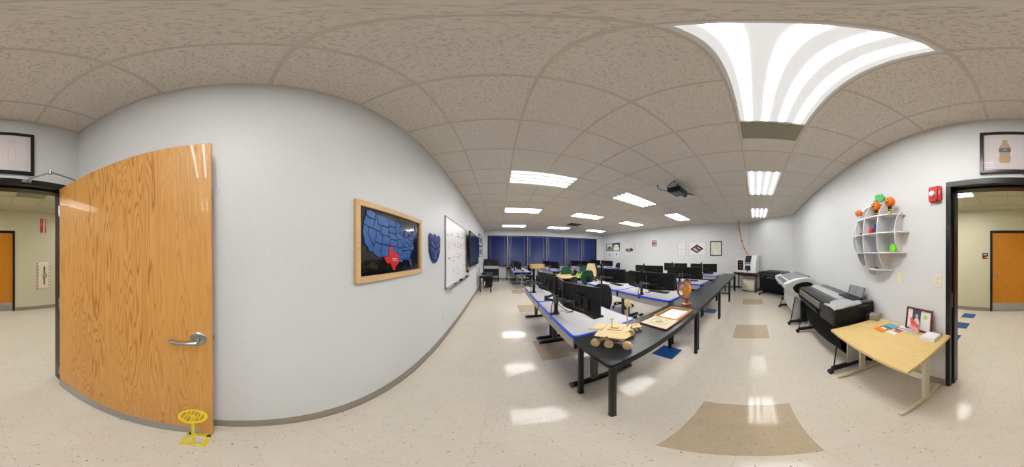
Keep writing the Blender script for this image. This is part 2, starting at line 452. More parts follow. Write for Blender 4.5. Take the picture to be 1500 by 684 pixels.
# corridor door (closed)
d2 = door_thing('door_2'); d2.location = ((HDX0 + HDX1) / 2, HY, 0)
w = (HDX1 - HDX0) / 2
MB().bb(-w - .05, -w + .005, -.1, .015, 0, HDZ + .055).bb(w - .005, w + .05, -.1, .015, 0, HDZ + .055).bb(-w, w, -.1, .015, HDZ, HDZ + .055).build('door_frame', 'frame_black', d2, .003)
MB().bb(-w + .008, w - .008, -.06, -.02, .01, HDZ - .005).build('door_leaf', 'oak_hall', d2)
MB().bb(-w + .02, w - .02, -.02, -.016, .02, .235).build('kick_plate', 'steel', d2)
MB().cyl((w - .075, -.02, 1.055), (w - .075, .0, 1.055), .032).cyl((w - .075, 0, 1.055), (w - .075, .035, 1.055), .01).bb(w - .19, w - .065, .028, .042, 1.045, 1.065).build('door_handle', 'steel', d2, .003)

# classroom door: black frame, oak leaf swung open against the left wall
d1 = door_thing('door_1'); d1.location = (0, 0, 0)
fr = MB()
for sx in (DX0, DX1):
    s = 1 if sx > 0 else -1
    fr.bb(sx, sx + s * .045, YB - .18, YB + .012, 0, DZ)
    fr.bb(sx - s * .016, sx, YB - .15, YB - .055, 0, DZ)
    fr.bb(sx, sx + s * .005, YB - .055, YB + .0, 0, DZ)
fr.bb(DX0 - .045, DX1 + .045, YB - .18, YB + .012, DZ, DZ + .058)
fr.bb(DX0, DX1, YB - .15, YB - .055, DZ - .016, DZ)
fr.build('door_frame', 'frame_black', d1, .003)
MB().bb(DX1 - .003, DX1 + .002, YB - .05, YB - .02, 1.0, 1.14).build('strike_plate', 'steel', d1, .001)
MB().bb(DX1 - .004, DX1 + .002, YB - .16, YB - .13, .25, .36).bb(DX1 - .004, DX1 + .002, YB - .16, YB - .13, .13, .17).each('frame_latch', 'steel', d1, .001)
# leaf in its own frame: hinge at origin, length along +x, visible face at y=0, thickness towards +y
hinge = Vector((-.632, -1.316, 0)); free = Vector((-.7495, -.143, 0)); L = (free - hinge).length
la = math.atan2(free.y - hinge.y, free.x - hinge.x)
leaf = MB().bb(0, L, 0, .044, .01, 2.118).build('door_leaf', 'oak_door', d1, .002)
leaf.location = hinge; leaf.rotation_euler = (0, 0, la)
MB().bb(.012, L - .065, -.0015, .001, .012, .135).build('kick_plate', 'steel', leaf)
h = MB().lathe([(.041, 0), (.041, .004), (.036, .008), (.018, .011)], (0, 0, 0), 28, 'y')
h.v = [(x + L - .065, -y, z + 1.055) for x, y, z in h.v]
h.cyl((L - .065, -.005, 1.055), (L - .065, -.05, 1.055), .012, 16)
h.tube([(L - .065, -.05, 1.055), (L - .10, -.053, 1.052), (L - .15, -.053, 1.046), (L - .185, -.05, 1.046), (L - .19, -.035, 1.048)], [.013, .012, .011, .011, .009], 10, 4)
h.cyl((L - .065, .044, 1.055), (L - .065, .085, 1.055), .018)
h.build('door_handle', 'steel', leaf)
MB().bb(L - .0005, L + .0015, .012, .034, .99, 1.12).bb(L + .001, L + .01, .016, .03, 1.045, 1.065).build('latch', 'steel', leaf)
MB().bb(.18, .50, .044, .085, 2.0, 2.07).build('closer_body', 'camera_grey', leaf, .004)
arm = MB().box((-.335, YB + .02, 2.165), (.085, .025, .022))
arm.tube([(-.335, YB + .035, 2.175), (-.475, -1.15, 2.185)], .007, 8).tube([(-.475, -1.15, 2.19), (-.725, -1.14, 2.15)], .008, 8).cyl((-.475, -1.15, 2.17), (-.475, -1.15, 2.205), .013)
arm.tube([(-.725, -1.14, 2.15), (-.77, -1.05, 2.07)], .009, 8).cyl((-.36, YB + .035, 2.155), (-.36, YB + .035, 2.195), .011)
arm.build('closer_arm', 'brushed' if 'brushed' in M else 'silver', d1)
MB().cyl((hinge.x, hinge.y, .2), (hinge.x, hinge.y, .3), .009).cyl((hinge.x, hinge.y, 1.0), (hinge.x, hinge.y, 1.1), .009).cyl((hinge.x, hinge.y, 1.85), (hinge.x, hinge.y, 1.95), .009).each('hinge', 'steel', d1)

# ------------------------------------------------------------------ window band with six dark blue blinds
mull = [WX0, .551, 1.764, 2.984, 4.236, 5.474, WX1]
for i in range(6):
    a0, a1 = mull[i], mull[i + 1]
    w_ = door_thing('window_%d' % (i + 1)); w_.location = ((a0 + a1) / 2, YW, 0); hw = (a1 - a0) / 2
    f = MB().bb(-hw, -hw + .035, .0, .11, WZ0, WZ1).bb(hw - .035, hw, .0, .11, WZ0, WZ1).bb(-hw, hw, 0, .11, WZ1 - .045, WZ1).bb(-hw, hw, .0, .11, WZ0, WZ0 + .05)
    f.build('window_frame', 'window_bronze', w_, .003)
    if i > 0: MB().bb(-hw - .022, -hw + .022, -.012, .012, WZ0, WZ1 - .04).build('mullion_cover', 'mullion_tan', w_, .002)
    MB().bb(-hw + .03, hw - .03, .095, .10, WZ0 + .04, WZ1 - .04).build('window_pane', 'window_glass', w_)
    names = ['leftmost of the six dark blue window blinds', 'second dark blue window blind from the whiteboard wall', 'third dark blue window blind from the whiteboard wall',
             'fourth dark blue window blind from the whiteboard wall', 'fifth dark blue window blind, second from the poster wall', 'rightmost dark blue window blind, beside the poster wall']
    bl = thing('window_blind', names[i] + ', lowered', 'blind', ((a0 + a1) / 2, YW + .04, 0), 0, 'window blinds')
    s = MB(); bw = hw - .045; z = WZ1 - .10
    while z > WZ0 + .09:
        s.box((0, 0, z), (bw * 2, .030, .0012), 0, R(62)); z -= .026
    s.build('slats', 'blind_navy', bl)
    MB().bb(-bw, bw, -.022, .022, WZ1 - .09, WZ1 - .05).build('head_rail', 'navy_plastic', bl, .003)
    MB().bb(-bw, bw, -.018, .018, WZ0 + .055, WZ0 + .078).build('bottom_rail', 'navy_plastic', bl, .003)
    for lx in (-bw * .72, bw * .72):
        MB().bb(lx - .012, lx + .012, -.021, -.0195, WZ0 + .07, WZ1 - .08).build('ladder_tape', 'blind_tape', bl)
    MB().cyl((-bw * .86, -.028, WZ1 - .09), (-bw * .86, -.028, WZ0 + .55), .004, 6).build('tilt_wand', 'plotter_light', bl)
struct('trim_3', MB().bb(WX0 - .02, WX1 + .02, YW - .07, YW + .02, WZ0 - .035, WZ0), 'mullion_tan', None, .003)

# ------------------------------------------------------------------ ceiling fixtures
def ceiling_light(ci, cj, label):
    cx, cy = .7994 + U * ci, -.154 + U * cj
    t = thing('ceiling_light', label, 'ceiling light', (cx, cy, CH), 0, 'fluorescent ceiling panels')
    hx, hy = .604, .300
    f = MB()
    for sx in (-1, 1): f.bb(sx * .582, sx * hx, -hy, hy, -.008, 0)
    for sy in (-1, 1): f.bb(-.582, .582, sy * .278, sy * hy, -.008, 0)
    f.build('frame', 'frost_white', t, .002)
    MB().bb(-.582, .582, -.278, .278, -.004, -.001).build('diffuser', 'dim_diffuser' if (ci, cj) == (8, 0) else 'diffuser', t)
cn = ['whiteboard side', 'middle column', 'poster wall side']
rn = ['in the doorway row', 'in the second row', 'in the third row', 'in the window row']
for a_, ci in enumerate((0, 4, 8)):
    for b_, cj in enumerate((0, 5, 9, 14)):
        lab = 'recessed white fluorescent ceiling panel ' + rn[b_] + ', ' + cn[a_]
        if (ci, cj) == (0, 0): lab = 'huge bright fluorescent ceiling panel right overhead, beside a dull olive infill panel'
        ceiling_light(ci, cj, lab)
tag(MB().bb(1.413, 1.72, -.437, .130, CH - .007, CH - .001).build('infill_panel', 'dull_panel', None, .002),
    'dull olive infill panel at the end of the nearest ceiling light', 'ceiling panel')
sprs = [(1.346, 1.73, 'nearest the map and beyond the first light row'), (1.34, 4.14, 'between the second and third light rows'), (1.31, 6.57, 'between the third light row and the windows'),
        (1.354, -.697, 'between the big light and the door wall'), (5.05, -.697, 'above the white plotter by the door wall')]
for x, y, n_ in sprs:
    s = MB().lathe([(.001, -.006), (.03, -.006), (.036, -.003), (.036, 0)], (x, y, CH), 20)
    tag(s.build('sprinkler_cover', 'frost_white'), 'small round ceiling sprinkler cover ' + n_, 'sprinkler', 'ceiling sprinkler covers')
v_ = thing('ceiling_vent', 'square slatted air vent in the ceiling near the windows', 'vent', (3.55, 7.12, CH))
s = MB()
for q in range(4):
    a0 = .28 - q * .065
    for sx, sy, dx, dy in ((-1, 0, .03, a0 * 2), (1, 0, .03, a0 * 2), (0, -1, a0 * 2, .03), (0, 1, a0 * 2, .03)):
        s.box((sx * a0, sy * a0, -.012 - .004 * q), (dx, dy, .004), 0, R(25) * -sy, R(25) * sx)
s.build('louvre', 'gun_grey', v_); MB().bb(-.29, .29, -.29, .29, -.006, -.001).build('backing', 'black_matte', v_)

# projector
pr = thing('ceiling_projector', 'black projector hanging under a white ceiling plate on short brackets', 'projector', (2.90, 1.47, CH))
MB().bb(-.265, .935, -.09, .50, -.008, -.001).build('mounting_plate', 'white_paint', pr, .002)
s = MB().bb(-.19, .17, -.13, .15, -.215, -.125)
s.build('projector_body', 'black_plastic', pr, .015, seg=3)
s = MB().bb(-.14, .10, -.09, .11, -.235, -.213); s.build('projector_base', 'gun_grey', pr, .004)
MB().cyl((.17, -.03, -.17), (.25, -.03, -.17), .045, 20).cyl((.25, -.03, -.17), (.262, -.03, -.17), .052, 20).build('lens', 'black_metal', pr)
MB().cyl((0, .02, -.125), (0, .02, 0), .022).bb(-.08, .08, -.05, .09, -.13, -.12).cyl((-.12, .1, -.125), (-.04, .04, -.06), .008).cyl((.12, .1, -.125), (.04, .04, -.06), .008).build('mount', 'black_metal', pr)
MB().tube([(.26, -.02, -.15), (.36, -.05, -.10), (.52, -.06, -.06), (.70, -.05, -.008)], .022, 8, 5).tube([(.26, .05, -.16), (.34, .08, -.12), (.46, .09, -.07), (.56, .08, -.008)], .022, 8, 5).build('bracket_arm', 'brown_wood', pr)
MB().tube([(-.17, .38, -.005), (-.17, .37, -.08), (-.13, .25, -.15), (-.13, .12, -.17)], .007, 8, 5).tube([(-.20, -.02, -.005), (-.28, 0, -.08), (-.32, .06, -.17), (-.26, .08, -.21), (-.18, .05, -.19)], .007, 8, 5).cyl((-.17, .38, -.02), (-.17, .38, 0), .018).cyl((-.20, -.02, -.02), (-.20, -.02, 0), .018).build('cable', 'black_plastic', pr)
MB().bb(-.21, -.15, .36, .41, -.011, -.008).build('socket_plate', 'yellow_tag', pr)
# corridor light and dull panel
hl = thing('corridor_light', 'fluorescent ceiling panel in the corridor seen through the doorway', 'ceiling light', (1.28, -2.86, HCH))
MB().bb(-.6, -.57, -.3, .3, -.01, 0).bb(.57, .6, -.3, .3, -.01, 0).bb(-.57, .57, .27, .3, -.01, 0).bb(-.57, .57, -.3, -.27, -.01, 0).build('frame', 'frost_white', hl)
MB().bb(-.57, .57, -.27, .27, -.005, -.001).build('diffuser', 'hall_diffuser', hl)
for lx in (-2.9, 3.6, -.5):
    if lx == -.5: continue
    hl2 = thing('corridor_light', 'fluorescent corridor ceiling panel further along to the %s' % ('left' if lx > 0 else 'right'), 'ceiling light', (lx, -2.86, HCH))
    MB().bb(-.6, -.57, -.3, .3, -.01, 0).bb(.57, .6, -.3, .3, -.01, 0).bb(-.57, .57, .27, .3, -.01, 0).bb(-.57, .57, -.3, -.27, -.01, 0).build('frame', 'frost_white', hl2)
    MB().bb(-.57, .57, -.27, .27, -.005, -.001).build('diffuser', 'hall_diffuser', hl2)
tag(MB().bb(-1.15, -.565, -3.16, -2.57, HCH - .008, HCH - .002).build('ceiling_panel', 'dull_panel'), 'dull olive panel in the corridor ceiling', 'ceiling panel')

# ------------------------------------------------------------------ corridor wall things
rs = thing('room_sign', 'small black and red room sign on the corridor wall beside the oak door', 'sign', (.66, HY, 1.49))
MB().bb(-.075, .075, 0, .008, -.072, .072).build('sign_plate', 'sign_black', rs, .002)
MB().bb(-.073, .035, .008, .010, -.052, -.018).build('red_strip', 'sign_red', rs)
MB().bb(-.073, -.035, .0085, .0105, -.052, -.018).build('white_tab', 'paper', rs)
s = MB()
for q in (-.034, -.011, .012, .035): s.bb(q - .008, q + .008, .008, .0095, .018, .050)
s.build('raised_lettering', 'paper', rs)
fs = thing('extinguisher_sign', 'tall red and white projecting fire extinguisher sign on the corridor wall', 'sign', (-1.515, HY, 2.325))
MB().prism([(-.1, 0), (.1, 0), (0, .1)], -.225, .225).build('sign_body', 'paper', fs)
for s_, rot in ((-1, 1), (1, -1)):
    o = MB().bb(-.042, .042, .0, .002, -.20, .20).build('red_panel', 'sign_red', fs)
    o.location = (s_ * .054, .05, 0); o.rotation_euler = (0, 0, R(45) * rot * -1 if s_ < 0 else R(-45))
    if s_ < 0: o.rotation_euler = (0, 0, R(45))
for i, ch in enumerate('FIRE'):
    t_ = text('letter', ch, .06, 'paper', fs, (.057, .053, .15 - i * .055), (R(90), 0, R(180 - 45)))
for i, ch in enumerate('FIRE'):
    t_ = text('letter', ch, .06, 'paper', fs, (-.057, .053, .15 - i * .055), (R(90), 0, R(180 + 45)))
ec = thing('extinguisher_cabinet', 'white fire extinguisher cabinet with red striped border on corridor wall', 'cabinet', (-1.515, HY, .955))
MB().bb(-.18, .18, 0, .02, -.39, .39).build('border_plate', 'paper', ec, .002)
s = MB()
for i in range(9):
    z = -.36 + i * .087
    s.box((.165, .0205, z), (.026, .002, .042), 0, 0, 0).box((-.165, .0205, z), (.02, .002, .036))
for i in range(3): s.box((-.1 + i * .1, .0205, .378), (.05, .002, .018))
s.build('stripe_border', 'sign_red', ec)
MB().bb(-.145, .145, .02, .045, -.345, .345).build('cabinet_door', 'ivory', ec, .004)
MB().bb(-.045, .0, .045, .048, -.25, .25).build('window_slot', 'gun_grey', ec)
MB().cyl((-.022, .049, -.23), (-.022, .049, -.10), .018).build('extinguisher', 'sign_red', ec)
MB().bb(-.06, .02, .048, .058, -.07, .07).bb(-.085, -.07, .045, .075, -.06, .06).build('pull_handle', 'steel', ec, .003)

# ------------------------------------------------------------------ left wall: map, plaque, whiteboard, television, frames
STATES = dict(
WA='-124.7,48.4;-123,48.2;-122.8,49;-117,49;-117,46;-119,46;-121.2,45.7;-122.8,46;-124,46.3', OR='-124,46.2;-122.8,45.9;-121.2,45.6;-119,45.9;-117,46;-116.9,44.3;-117,42;-124.2,42;-124.5,43',
CA='-124.2,42;-120,42;-120,39;-114.6,35;-114.5,32.7;-117.1,32.5;-118.5,34;-120.6,34.6;-122,36.8;-123.8,39', NV='-120,42;-114,42;-114,36.2;-114.7,35.1;-120,39',
ID='-117,49;-116,49;-116,48;-114.4,46.6;-114.4,45.5;-113.4,44.8;-111.1,44.5;-111,42;-117,42;-117,44.3;-116.8,46', MT='-116,49;-104,49;-104,45;-111,45;-111.1,44.5;-113.4,44.8;-114.4,45.5;-114.4,46.6;-116,48',
WY='-111,45;-104,45;-104,41;-111,41', UT='-114,42;-111,42;-111,41;-109,41;-109,37;-114,37', CO='-109,41;-102,41;-102,37;-109,37', AZ='-114,37;-109,37;-109,31.3;-111,31.3;-114.8,32.5;-114.5,35',
NM='-109,37;-103,37;-103,32;-106.6,32;-106.5,31.7;-108.2,31.7;-108.2,31.3;-109,31.3', ND='-104,49;-97.2,49;-96.5,46;-104,46', SD='-104,45.9;-96.5,45.9;-96.4,42.5;-98.5,43;-104,43',
NE='-104,43;-98.5,43;-96.4,42.4;-95.3,40;-102,40;-102,41;-104,41', KS='-102,40;-95.3,40;-94.6,39;-94.6,37;-102,37', OK='-103,37;-94.6,37;-94.4,35.4;-94.5,33.7;-97,33.9;-100,34.6;-100,36.5;-103,36.5',
TX='-103,36.5;-100,36.5;-100,34.6;-97,33.9;-94.5,33.6;-94,33;-94,31;-93.7,29.8;-95.5,28.7;-97.2,27.6;-97.3,26;-99.2,26.6;-100.5,28.6;-102,29.8;-103,29;-104.5,29.6;-106.5,31.8;-103,32',
MN='-97.2,49;-95,49.2;-93,48.6;-89.7,48;-92,46.7;-92.8,45.6;-91.3,43.5;-96.5,43.5;-96.5,46', IA='-96.5,43.5;-91.2,43.5;-90.2,41.8;-91.4,40.4;-95.8,40.6;-96.4,42.5',
MO='-95.8,40.6;-91.4,40.5;-90.7,39;-89.2,37;-89.6,36;-90.4,36.5;-94.6,36.5;-94.6,39', AR='-94.6,36.5;-90.2,36.4;-89.7,36;-91.1,33;-94,33;-94.4,35.4', LA='-94,33;-91.1,33;-91.6,31;-89.7,31;-89.4,29.2;-91.5,29.4;-93.8,29.8;-94,31',
WI='-92.8,46.6;-90.4,46.6;-88,45.8;-87.6,45;-87.8,42.5;-90.6,42.5;-91.2,43.5;-92.8,45.6', IL='-90.6,42.5;-87.8,42.5;-87.5,39.3;-88,37.8;-89.2,37;-90.6,39;-91.4,40.3',
MI='-86.5,41.8;-83.4,41.8;-82.5,43;-83.4,44;-83.4,45.2;-84.8,45.7;-86.2,44.7;-86.4,43.2', UP='-90.4,46.6;-88.4,47.2;-87,46.6;-84.6,46.4;-84.8,46;-87.6,45.2;-88,45.8', IN='-87.5,41.7;-84.8,41.7;-84.8,39.1;-86.5,38;-88,37.9;-87.5,39.3',
OH='-84.8,41.7;-82.7,41.5;-80.5,42;-80.5,40.6;-82.2,38.6;-84.8,39.1', KY='-84.8,39.1;-82.6,38.4;-82,37.5;-83.7,36.6;-89.4,36.5;-89.2,37;-88,37.8;-86.5,38', TN='-90.2,35;-89.6,36.5;-81.7,36.6;-84.3,35',
MS='-91.1,33;-90.3,35;-88.2,35;-88.4,30.3;-89.6,30.3;-89.7,31;-91.6,31', AL='-88.2,35;-85.6,35;-85,32.3;-85,31;-87.6,31;-87.6,30.3;-88.4,30.3', GA='-85.6,35;-83.1,35;-81,32;-81.5,30.7;-85,30.8;-85,32.3',
FL='-87.6,31;-85,31;-81.5,30.7;-80,27;-80.3,25.3;-81.2,25.3;-82.8,27.8;-82.8,29.2;-84.2,30;-85.5,29.8;-87.5,30.3', SC='-83.1,35;-81,35.1;-78.6,33.9;-81,32', NC='-84.3,35;-81.7,36.6;-75.9,36.6;-75.6,35.3;-77.8,33.9;-79.7,34.8;-81,35.1',
VA='-83.7,36.6;-82,37.5;-80.3,37.5;-78.3,39.4;-77,38.4;-76,37;-75.9,36.6', WV='-82.6,38.4;-80.6,40.6;-80.5,39.7;-78.2,39.6;-79.5,38.5;-80.3,37.5;-82,37.5', MD='-79.5,39.7;-75.8,39.7;-75.1,38.4;-76,38;-77,38.6;-78.3,39.5',
PA='-80.5,42;-75.3,42;-74.8,41;-75.2,39.8;-80.5,39.7', NJ='-74.7,41.3;-74,40.8;-74.9,39;-75.5,39.6', NY='-79.8,42.3;-79,43.3;-76.3,43.5;-75,45;-73.4,45;-73.3,42;-72.5,41;-74.2,40.8;-75.3,42',
VT='-73.4,45;-71.5,45;-70.8,43;-73.3,42.8', MA='-73.3,42.7;-70.8,42.8;-70,41.8;-73.5,41.2', ME='-71,45.3;-70,46.7;-69.2,47.4;-68.2,47.3;-67.8,45.8;-67,44.8;-70.7,43.1')
def albers(lon, lat):
    n = .602; C = math.cos(R(29.5)) ** 2 + 2 * n * math.sin(R(29.5))
    rho = lambda q: math.sqrt(C - 2 * n * math.sin(R(q))) / n
    th = n * R(lon + 96)
    return rho(lat) * math.sin(th), rho(37.5) - rho(lat) * math.cos(th)
allp = [albers(*map(float, p.split(','))) for s in STATES.values() for p in s.split(';')]
ax0, ax1 = min(p[0] for p in allp), max(p[0] for p in allp); ay0, ay1 = min(p[1] for p in allp), max(p[1] for p in allp)
mp = thing('framed_map', 'wood framed black map of blue state pieces with one red state', 'wall map', (XL, 1.18, 1.588))
def picture_frame(root, w, h_, t, depth, mat, axis, name='frame'):
    """A four-bar frame; axis 'y': spans y (wall normal +x); 'x+': spans x, normal +y; 'x-' spans y, normal -x."""
    s = MB()
    hw, hh = w / 2, h_ / 2
    bars = [[(-hw, -hh), (hw, -hh), (hw - t, -hh + t), (-hw + t, -hh + t)], [(-hw, hh), (-hw + t, hh - t), (hw - t, hh - t), (hw, hh)],
            [(-hw, -hh), (-hw + t, -hh + t), (-hw + t, hh - t), (-hw, hh)], [(hw, -hh), (hw, hh), (hw - t, hh - t), (hw - t, -hh + t)]]
    for b in bars:
        if axis == 'y': s.prism(b, 0, depth, 'x')
        elif axis == 'x-': s.prism(b, -depth, 0, 'x')
        else: s.prism(b, 0, depth, 'y')
    return s.build(name, mat, root, .002)
picture_frame(mp, .952, .598, .044, .028, 'frame_wood', 'y')
MB().bb(.002, .008, -.43, .43, -.255, .255).build('backboard', 'map_black', mp)
px0, px1, pz0, pz1 = -.408, .388, -.233, .245
for nm, s_ in STATES.items():
    pts = [albers(*map(float, p.split(','))) for p in s_.split(';')]
    pts = [((x - ax0) / (ax1 - ax0) * (px1 - px0) + px0, (y - ay0) / (ay1 - ay0) * (pz1 - pz0) + pz0) for x, y in pts]
    n_ = len(pts); ar = sum(pts[i][0] * pts[(i + 1) % n_][1] - pts[(i + 1) % n_][0] * pts[i][1] for i in range(n_))
    sg = 1 if ar > 0 else -1; g_ = .0034; q = []
    for i in range(n_):
        a0, b0, c0 = Vector(pts[i - 1]), Vector(pts[i]), Vector(pts[(i + 1) % n_])
        e1 = (b0 - a0).normalized(); e2 = (c0 - b0).normalized()
        n1 = Vector((-e1.y, e1.x)) * sg; n2 = Vector((-e2.y, e2.x)) * sg
        m_ = n1 + n2
        m_ = m_ / max(.5, m_.length_squared / 2) if m_.length > .2 else n1
        q.append(tuple(b0 + m_ * g_ * (1 if nm != 'TX' else -.5)))
    s = MB().prism(q, .009, .016 if nm != 'TX' else .020, 'x')
    o = s.build('state_piece', 'red_plastic' if nm == 'TX' else 'state_blue', mp)
    if nm == 'TX': o['label'] = 'red state piece'; TXP = o
text('lettering', 'TSTC', .034, 'paper', mp, (.0205, -.032, -.142), FACE_POSX)

# plain shield plaque
pq = thing('wall_plaque', 'dark blue shield-shaped wall plaque with silver trim beside the whiteboard', 'wall plaque', (XL, 2.08, 1.58))
MB().prism([(-.19, .16), (-.15, .19), (-.05, .165), (0, .195), (.05, .165), (.15, .19), (.2, .16), (.185, -.04), (.12, -.14), (.05, -.195), (-.04, -.195), (-.12, -.14), (-.18, -.04)], .004, .02, 'x').build('shield', 'navy_plastic', pq, .003)
MB().prism([(-.2, .17), (-.15, .205), (-.05, .18), (0, .21), (.05, .18), (.15, .205), (.215, .17), (.2, -.045), (.13, -.15), (.055, -.21), (-.045, -.21), (-.13, -.15), (-.195, -.045)], 0, .005, 'x').build('backing', 'silver', pq)
s = MB().prism([(-.025, .12), (.025, .12), (0, .09)], .02, .026, 'x')
for sg in (-1, 1):
    s.prism([(sg * .14, .09), (sg * .14, .065), (sg * .03, -.0), (sg * .03, .02)][::sg], .02, .026, 'x')
    s.prism([(sg * .15, .02), (sg * .15, -.005), (sg * .05, -.06), (sg * .05, -.04)][::sg], .02, .026, 'x')
s.prism([(-.02, -.03), (.02, -.03), (.03, -.15), (-.03, -.15)], .02, .026, 'x')
s.build('silver_bars', 'silver', pq)

wb = thing('whiteboard', 'large whiteboard with red handwriting and a marker tray', 'whiteboard', (XL, 3.46, 1.535))
MB().bb(.004, .014, -.915, .915, -.605, .605).build('writing_surface', 'frost_white', wb)
picture_frame(wb, 1.87, 1.235, .018, .022, 'silver', 'y')
MB().bb(.01, .085, -.90, .90, -.625, -.615).bb(.08, .085, -.90, .90, -.625, -.600).build('marker_tray', 'silver', wb, .002)
rnd = random.Random(3); s = MB()
def scribble(s, y, z, wid, hh):
    n = max(4, int(wid / .012)); p = []
    for i in range(n + 1): p.append((.0155, y + wid * i / n + rnd.uniform(-.004, .004), z + rnd.uniform(-hh, hh)))
    s.tube(p, .0016, 4)
for y0 in (-.50, -.20, .10, .42, .66):
    zz = [.40, .35, .22, .17, .12, -.02, -.07, -.12, -.30, -.35, -.41, -.47] if y0 > -.5 else [.18, .14, -.08, -.11, -.16, -.32, -.37, -.42, -.47, -.52]
    for z in zz:
        if rnd.random() < .82: scribble(s, y0 + rnd.uniform(-.02, .03), z + rnd.uniform(-.01, .01), rnd.uniform(.1, .2), .013)
scribble(s, -.8, -.1, .15, .02)
s.tube([(.0155, -.72 + .07 * math.cos(t * .5), .12 + .06 * math.sin(t * .5)) for t in range(13)], .0014, 4)
s.build('red_lettering', 'red_ink', wb)
s = MB(); scribble(s, -.85, .30, .12, .012); scribble(s, -.62, .33, .14, .02); s.build('black_lettering', 'ink', wb)
tz = 1.535 - .613
def marker(y, mat, lab):
    t = thing('marker', lab, 'marker', (XL + .048, y, tz + .009))
    MB().cyl((0, -.06, 0), (0, .035, 0), .008, 10).build('barrel', 'paper', t); MB().cyl((0, .035, 0), (0, .062, 0), .009, 10).build('cap', mat, t)
marker(2.68, 'green_plastic', 'green marker at the near end of the whiteboard tray')
marker(2.84, 'blue_plastic', 'blue marker second along the whiteboard tray')
marker(3.30, 'red_plastic', 'red marker on the tray left of the eraser')
marker(3.78, 'red_plastic', 'red marker on the tray right of the eraser')
tag(MB().bb(XL + .02, XL + .078, 3.02, 3.10, tz, tz + .02).build('magnet', 'red_plastic', None, .004), 'red block lying on the whiteboard tray', 'magnet')
for y, lb in ((3.50, 'black whiteboard eraser in the middle of the tray'), (4.12, 'black whiteboard eraser at the far end of the tray')):
    t = thing('whiteboard_eraser', lb, 'eraser', (XL + .05, y, tz))
    MB().bb(-.025, .025, -.07, .07, .0, .012).build('felt', 'black_fabric', t); MB().bb(-.024, .024, -.068, .068, .012, .034).build('grip', 'black_plastic', t, .005)
t = thing('marker_holder', 'small marker holder with coloured pens at the far end of the whiteboard', 'pen holder', (XL + .014, 4.30, 1.02))
MB().bb(0, .06, -.05, .05, 0, .07).build('cup', 'glass_dark', t, .004)
for i, mt in enumerate(('lime', 'blue_plastic', 'mustard', 'paper')): MB().cyl((.03, -.035 + i * .023, .02), (.034, -.035 + i * .025, .14), .008, 8).build('pen', mt, t)

tv = thing('television', 'large black wall-mounted television beyond the whiteboard', 'television', (XL, 5.0, 1.65))
MB().bb(.10, .145, -.87, .87, -.475, .475).build('tv_body', 'black_plastic', tv, .008)
MB().bb(.144, .148, -.845, .845, -.445, .455).build('tv_screen', 'tv_screen', tv)
MB().bb(.0, .10, -.25, .25, -.2, .2).bb(0, .02, -.4, .4, -.25, .25).build('wall_mount', 'black_metal', tv)
cd = thing('wall_conduit', 'thin wall conduit running down below the television', 'conduit', (XL, 6.33, 0))
MB().bb(0, .02, -.012, .012, .10, 1.15).build('raceway', 'white_paint', cd, .003); MB().bb(.02, .0215, -.006, .006, .10, 1.1).build('blue_cable', 'blue_plastic', cd)
for zc, w2, lab in ((2.175, .50, 'upper black framed poster on the wall past the television'), (1.645, .49, 'lower black framed poster on the wall past the television')):
    t = thing('framed_poster', lab, 'framed picture', (XL, 7.72, zc))
    picture_frame(t, 1.35, w2, .03, .03, 'frame_black', 'y'); MB().bb(.004, .012, -.65, .65, -w2 / 2 + .02, w2 / 2 - .02).build('print', 'paper_grey', t)
    MB().bb(.012, .013, -.4, .2, -.12, .12).bb(.012, .013, .3, .5, -.15, .15).build('printed_motif', 'ink', t)
def plate(name, loc, axis, kind, lab, w=.07, hh=.115, cat='outlet'):
    t = thing(name, lab, cat, loc)
    def bx(u0, u1, z0, z1, d0, d1, mat, nm, bev=0):
        if axis == 'x': MB().bb(d0, d1, u0, u1, z0, z1).build(nm, mat, t, bev)
        else: MB().bb(u0, u1, d0, d1, z0, z1).build(nm, mat, t, bev)
    bx(-w / 2, w / 2, -hh / 2, hh / 2, 0, .006, 'ivory', 'cover_plate', .002)
    if kind == 'outlet':
        bx(-.016, .016, .008, .038, .006, .008, 'cream_metal', 'receptacle'); bx(-.016, .016, -.038, -.008, .006, .008, 'cream_metal', 'receptacle')
    elif kind == 'switch': bx(-.005, .005, -.012, .012, .006, .016, 'ivory', 'toggle')
plate('wall_outlet', (XL, 2.415, .48), 'x', 'outlet', 'ivory wall outlet low on the wall between plaque and whiteboard')
plate('data_outlet', (XL, 5.89, .47), 'x', 'outlet', 'ivory outlet low on the wall below the television', .11, .07)
plate('blank_plate', (1.10, YB, 1.25), 'y', 'blank', 'blank ivory plate on the wall between the curved shelf and door', .078, .115, 'wall plate')
plate('light_switch', (.645, YB, 1.256), 'y', 'outlet', 'ivory double plate on the wall right beside the door frame', .075, .115, 'switch')
plate('blank_plate', (3.55, YB, 1.94), 'y', 'blank', 'small high ivory plate on the door wall, the left one of two', .07, .115, 'wall plate')
plate('blank_plate', (3.02, YB, 1.98), 'y', 'blank', 'small high ivory plate on the door wall, the right one nearer the shelf', .07, .115, 'wall plate')
plate('light_switch', (5.28, YB, 1.24), 'y', 'switch', 'ivory plate on the door wall near the slanted wall corner', .10, .17, 'switch')

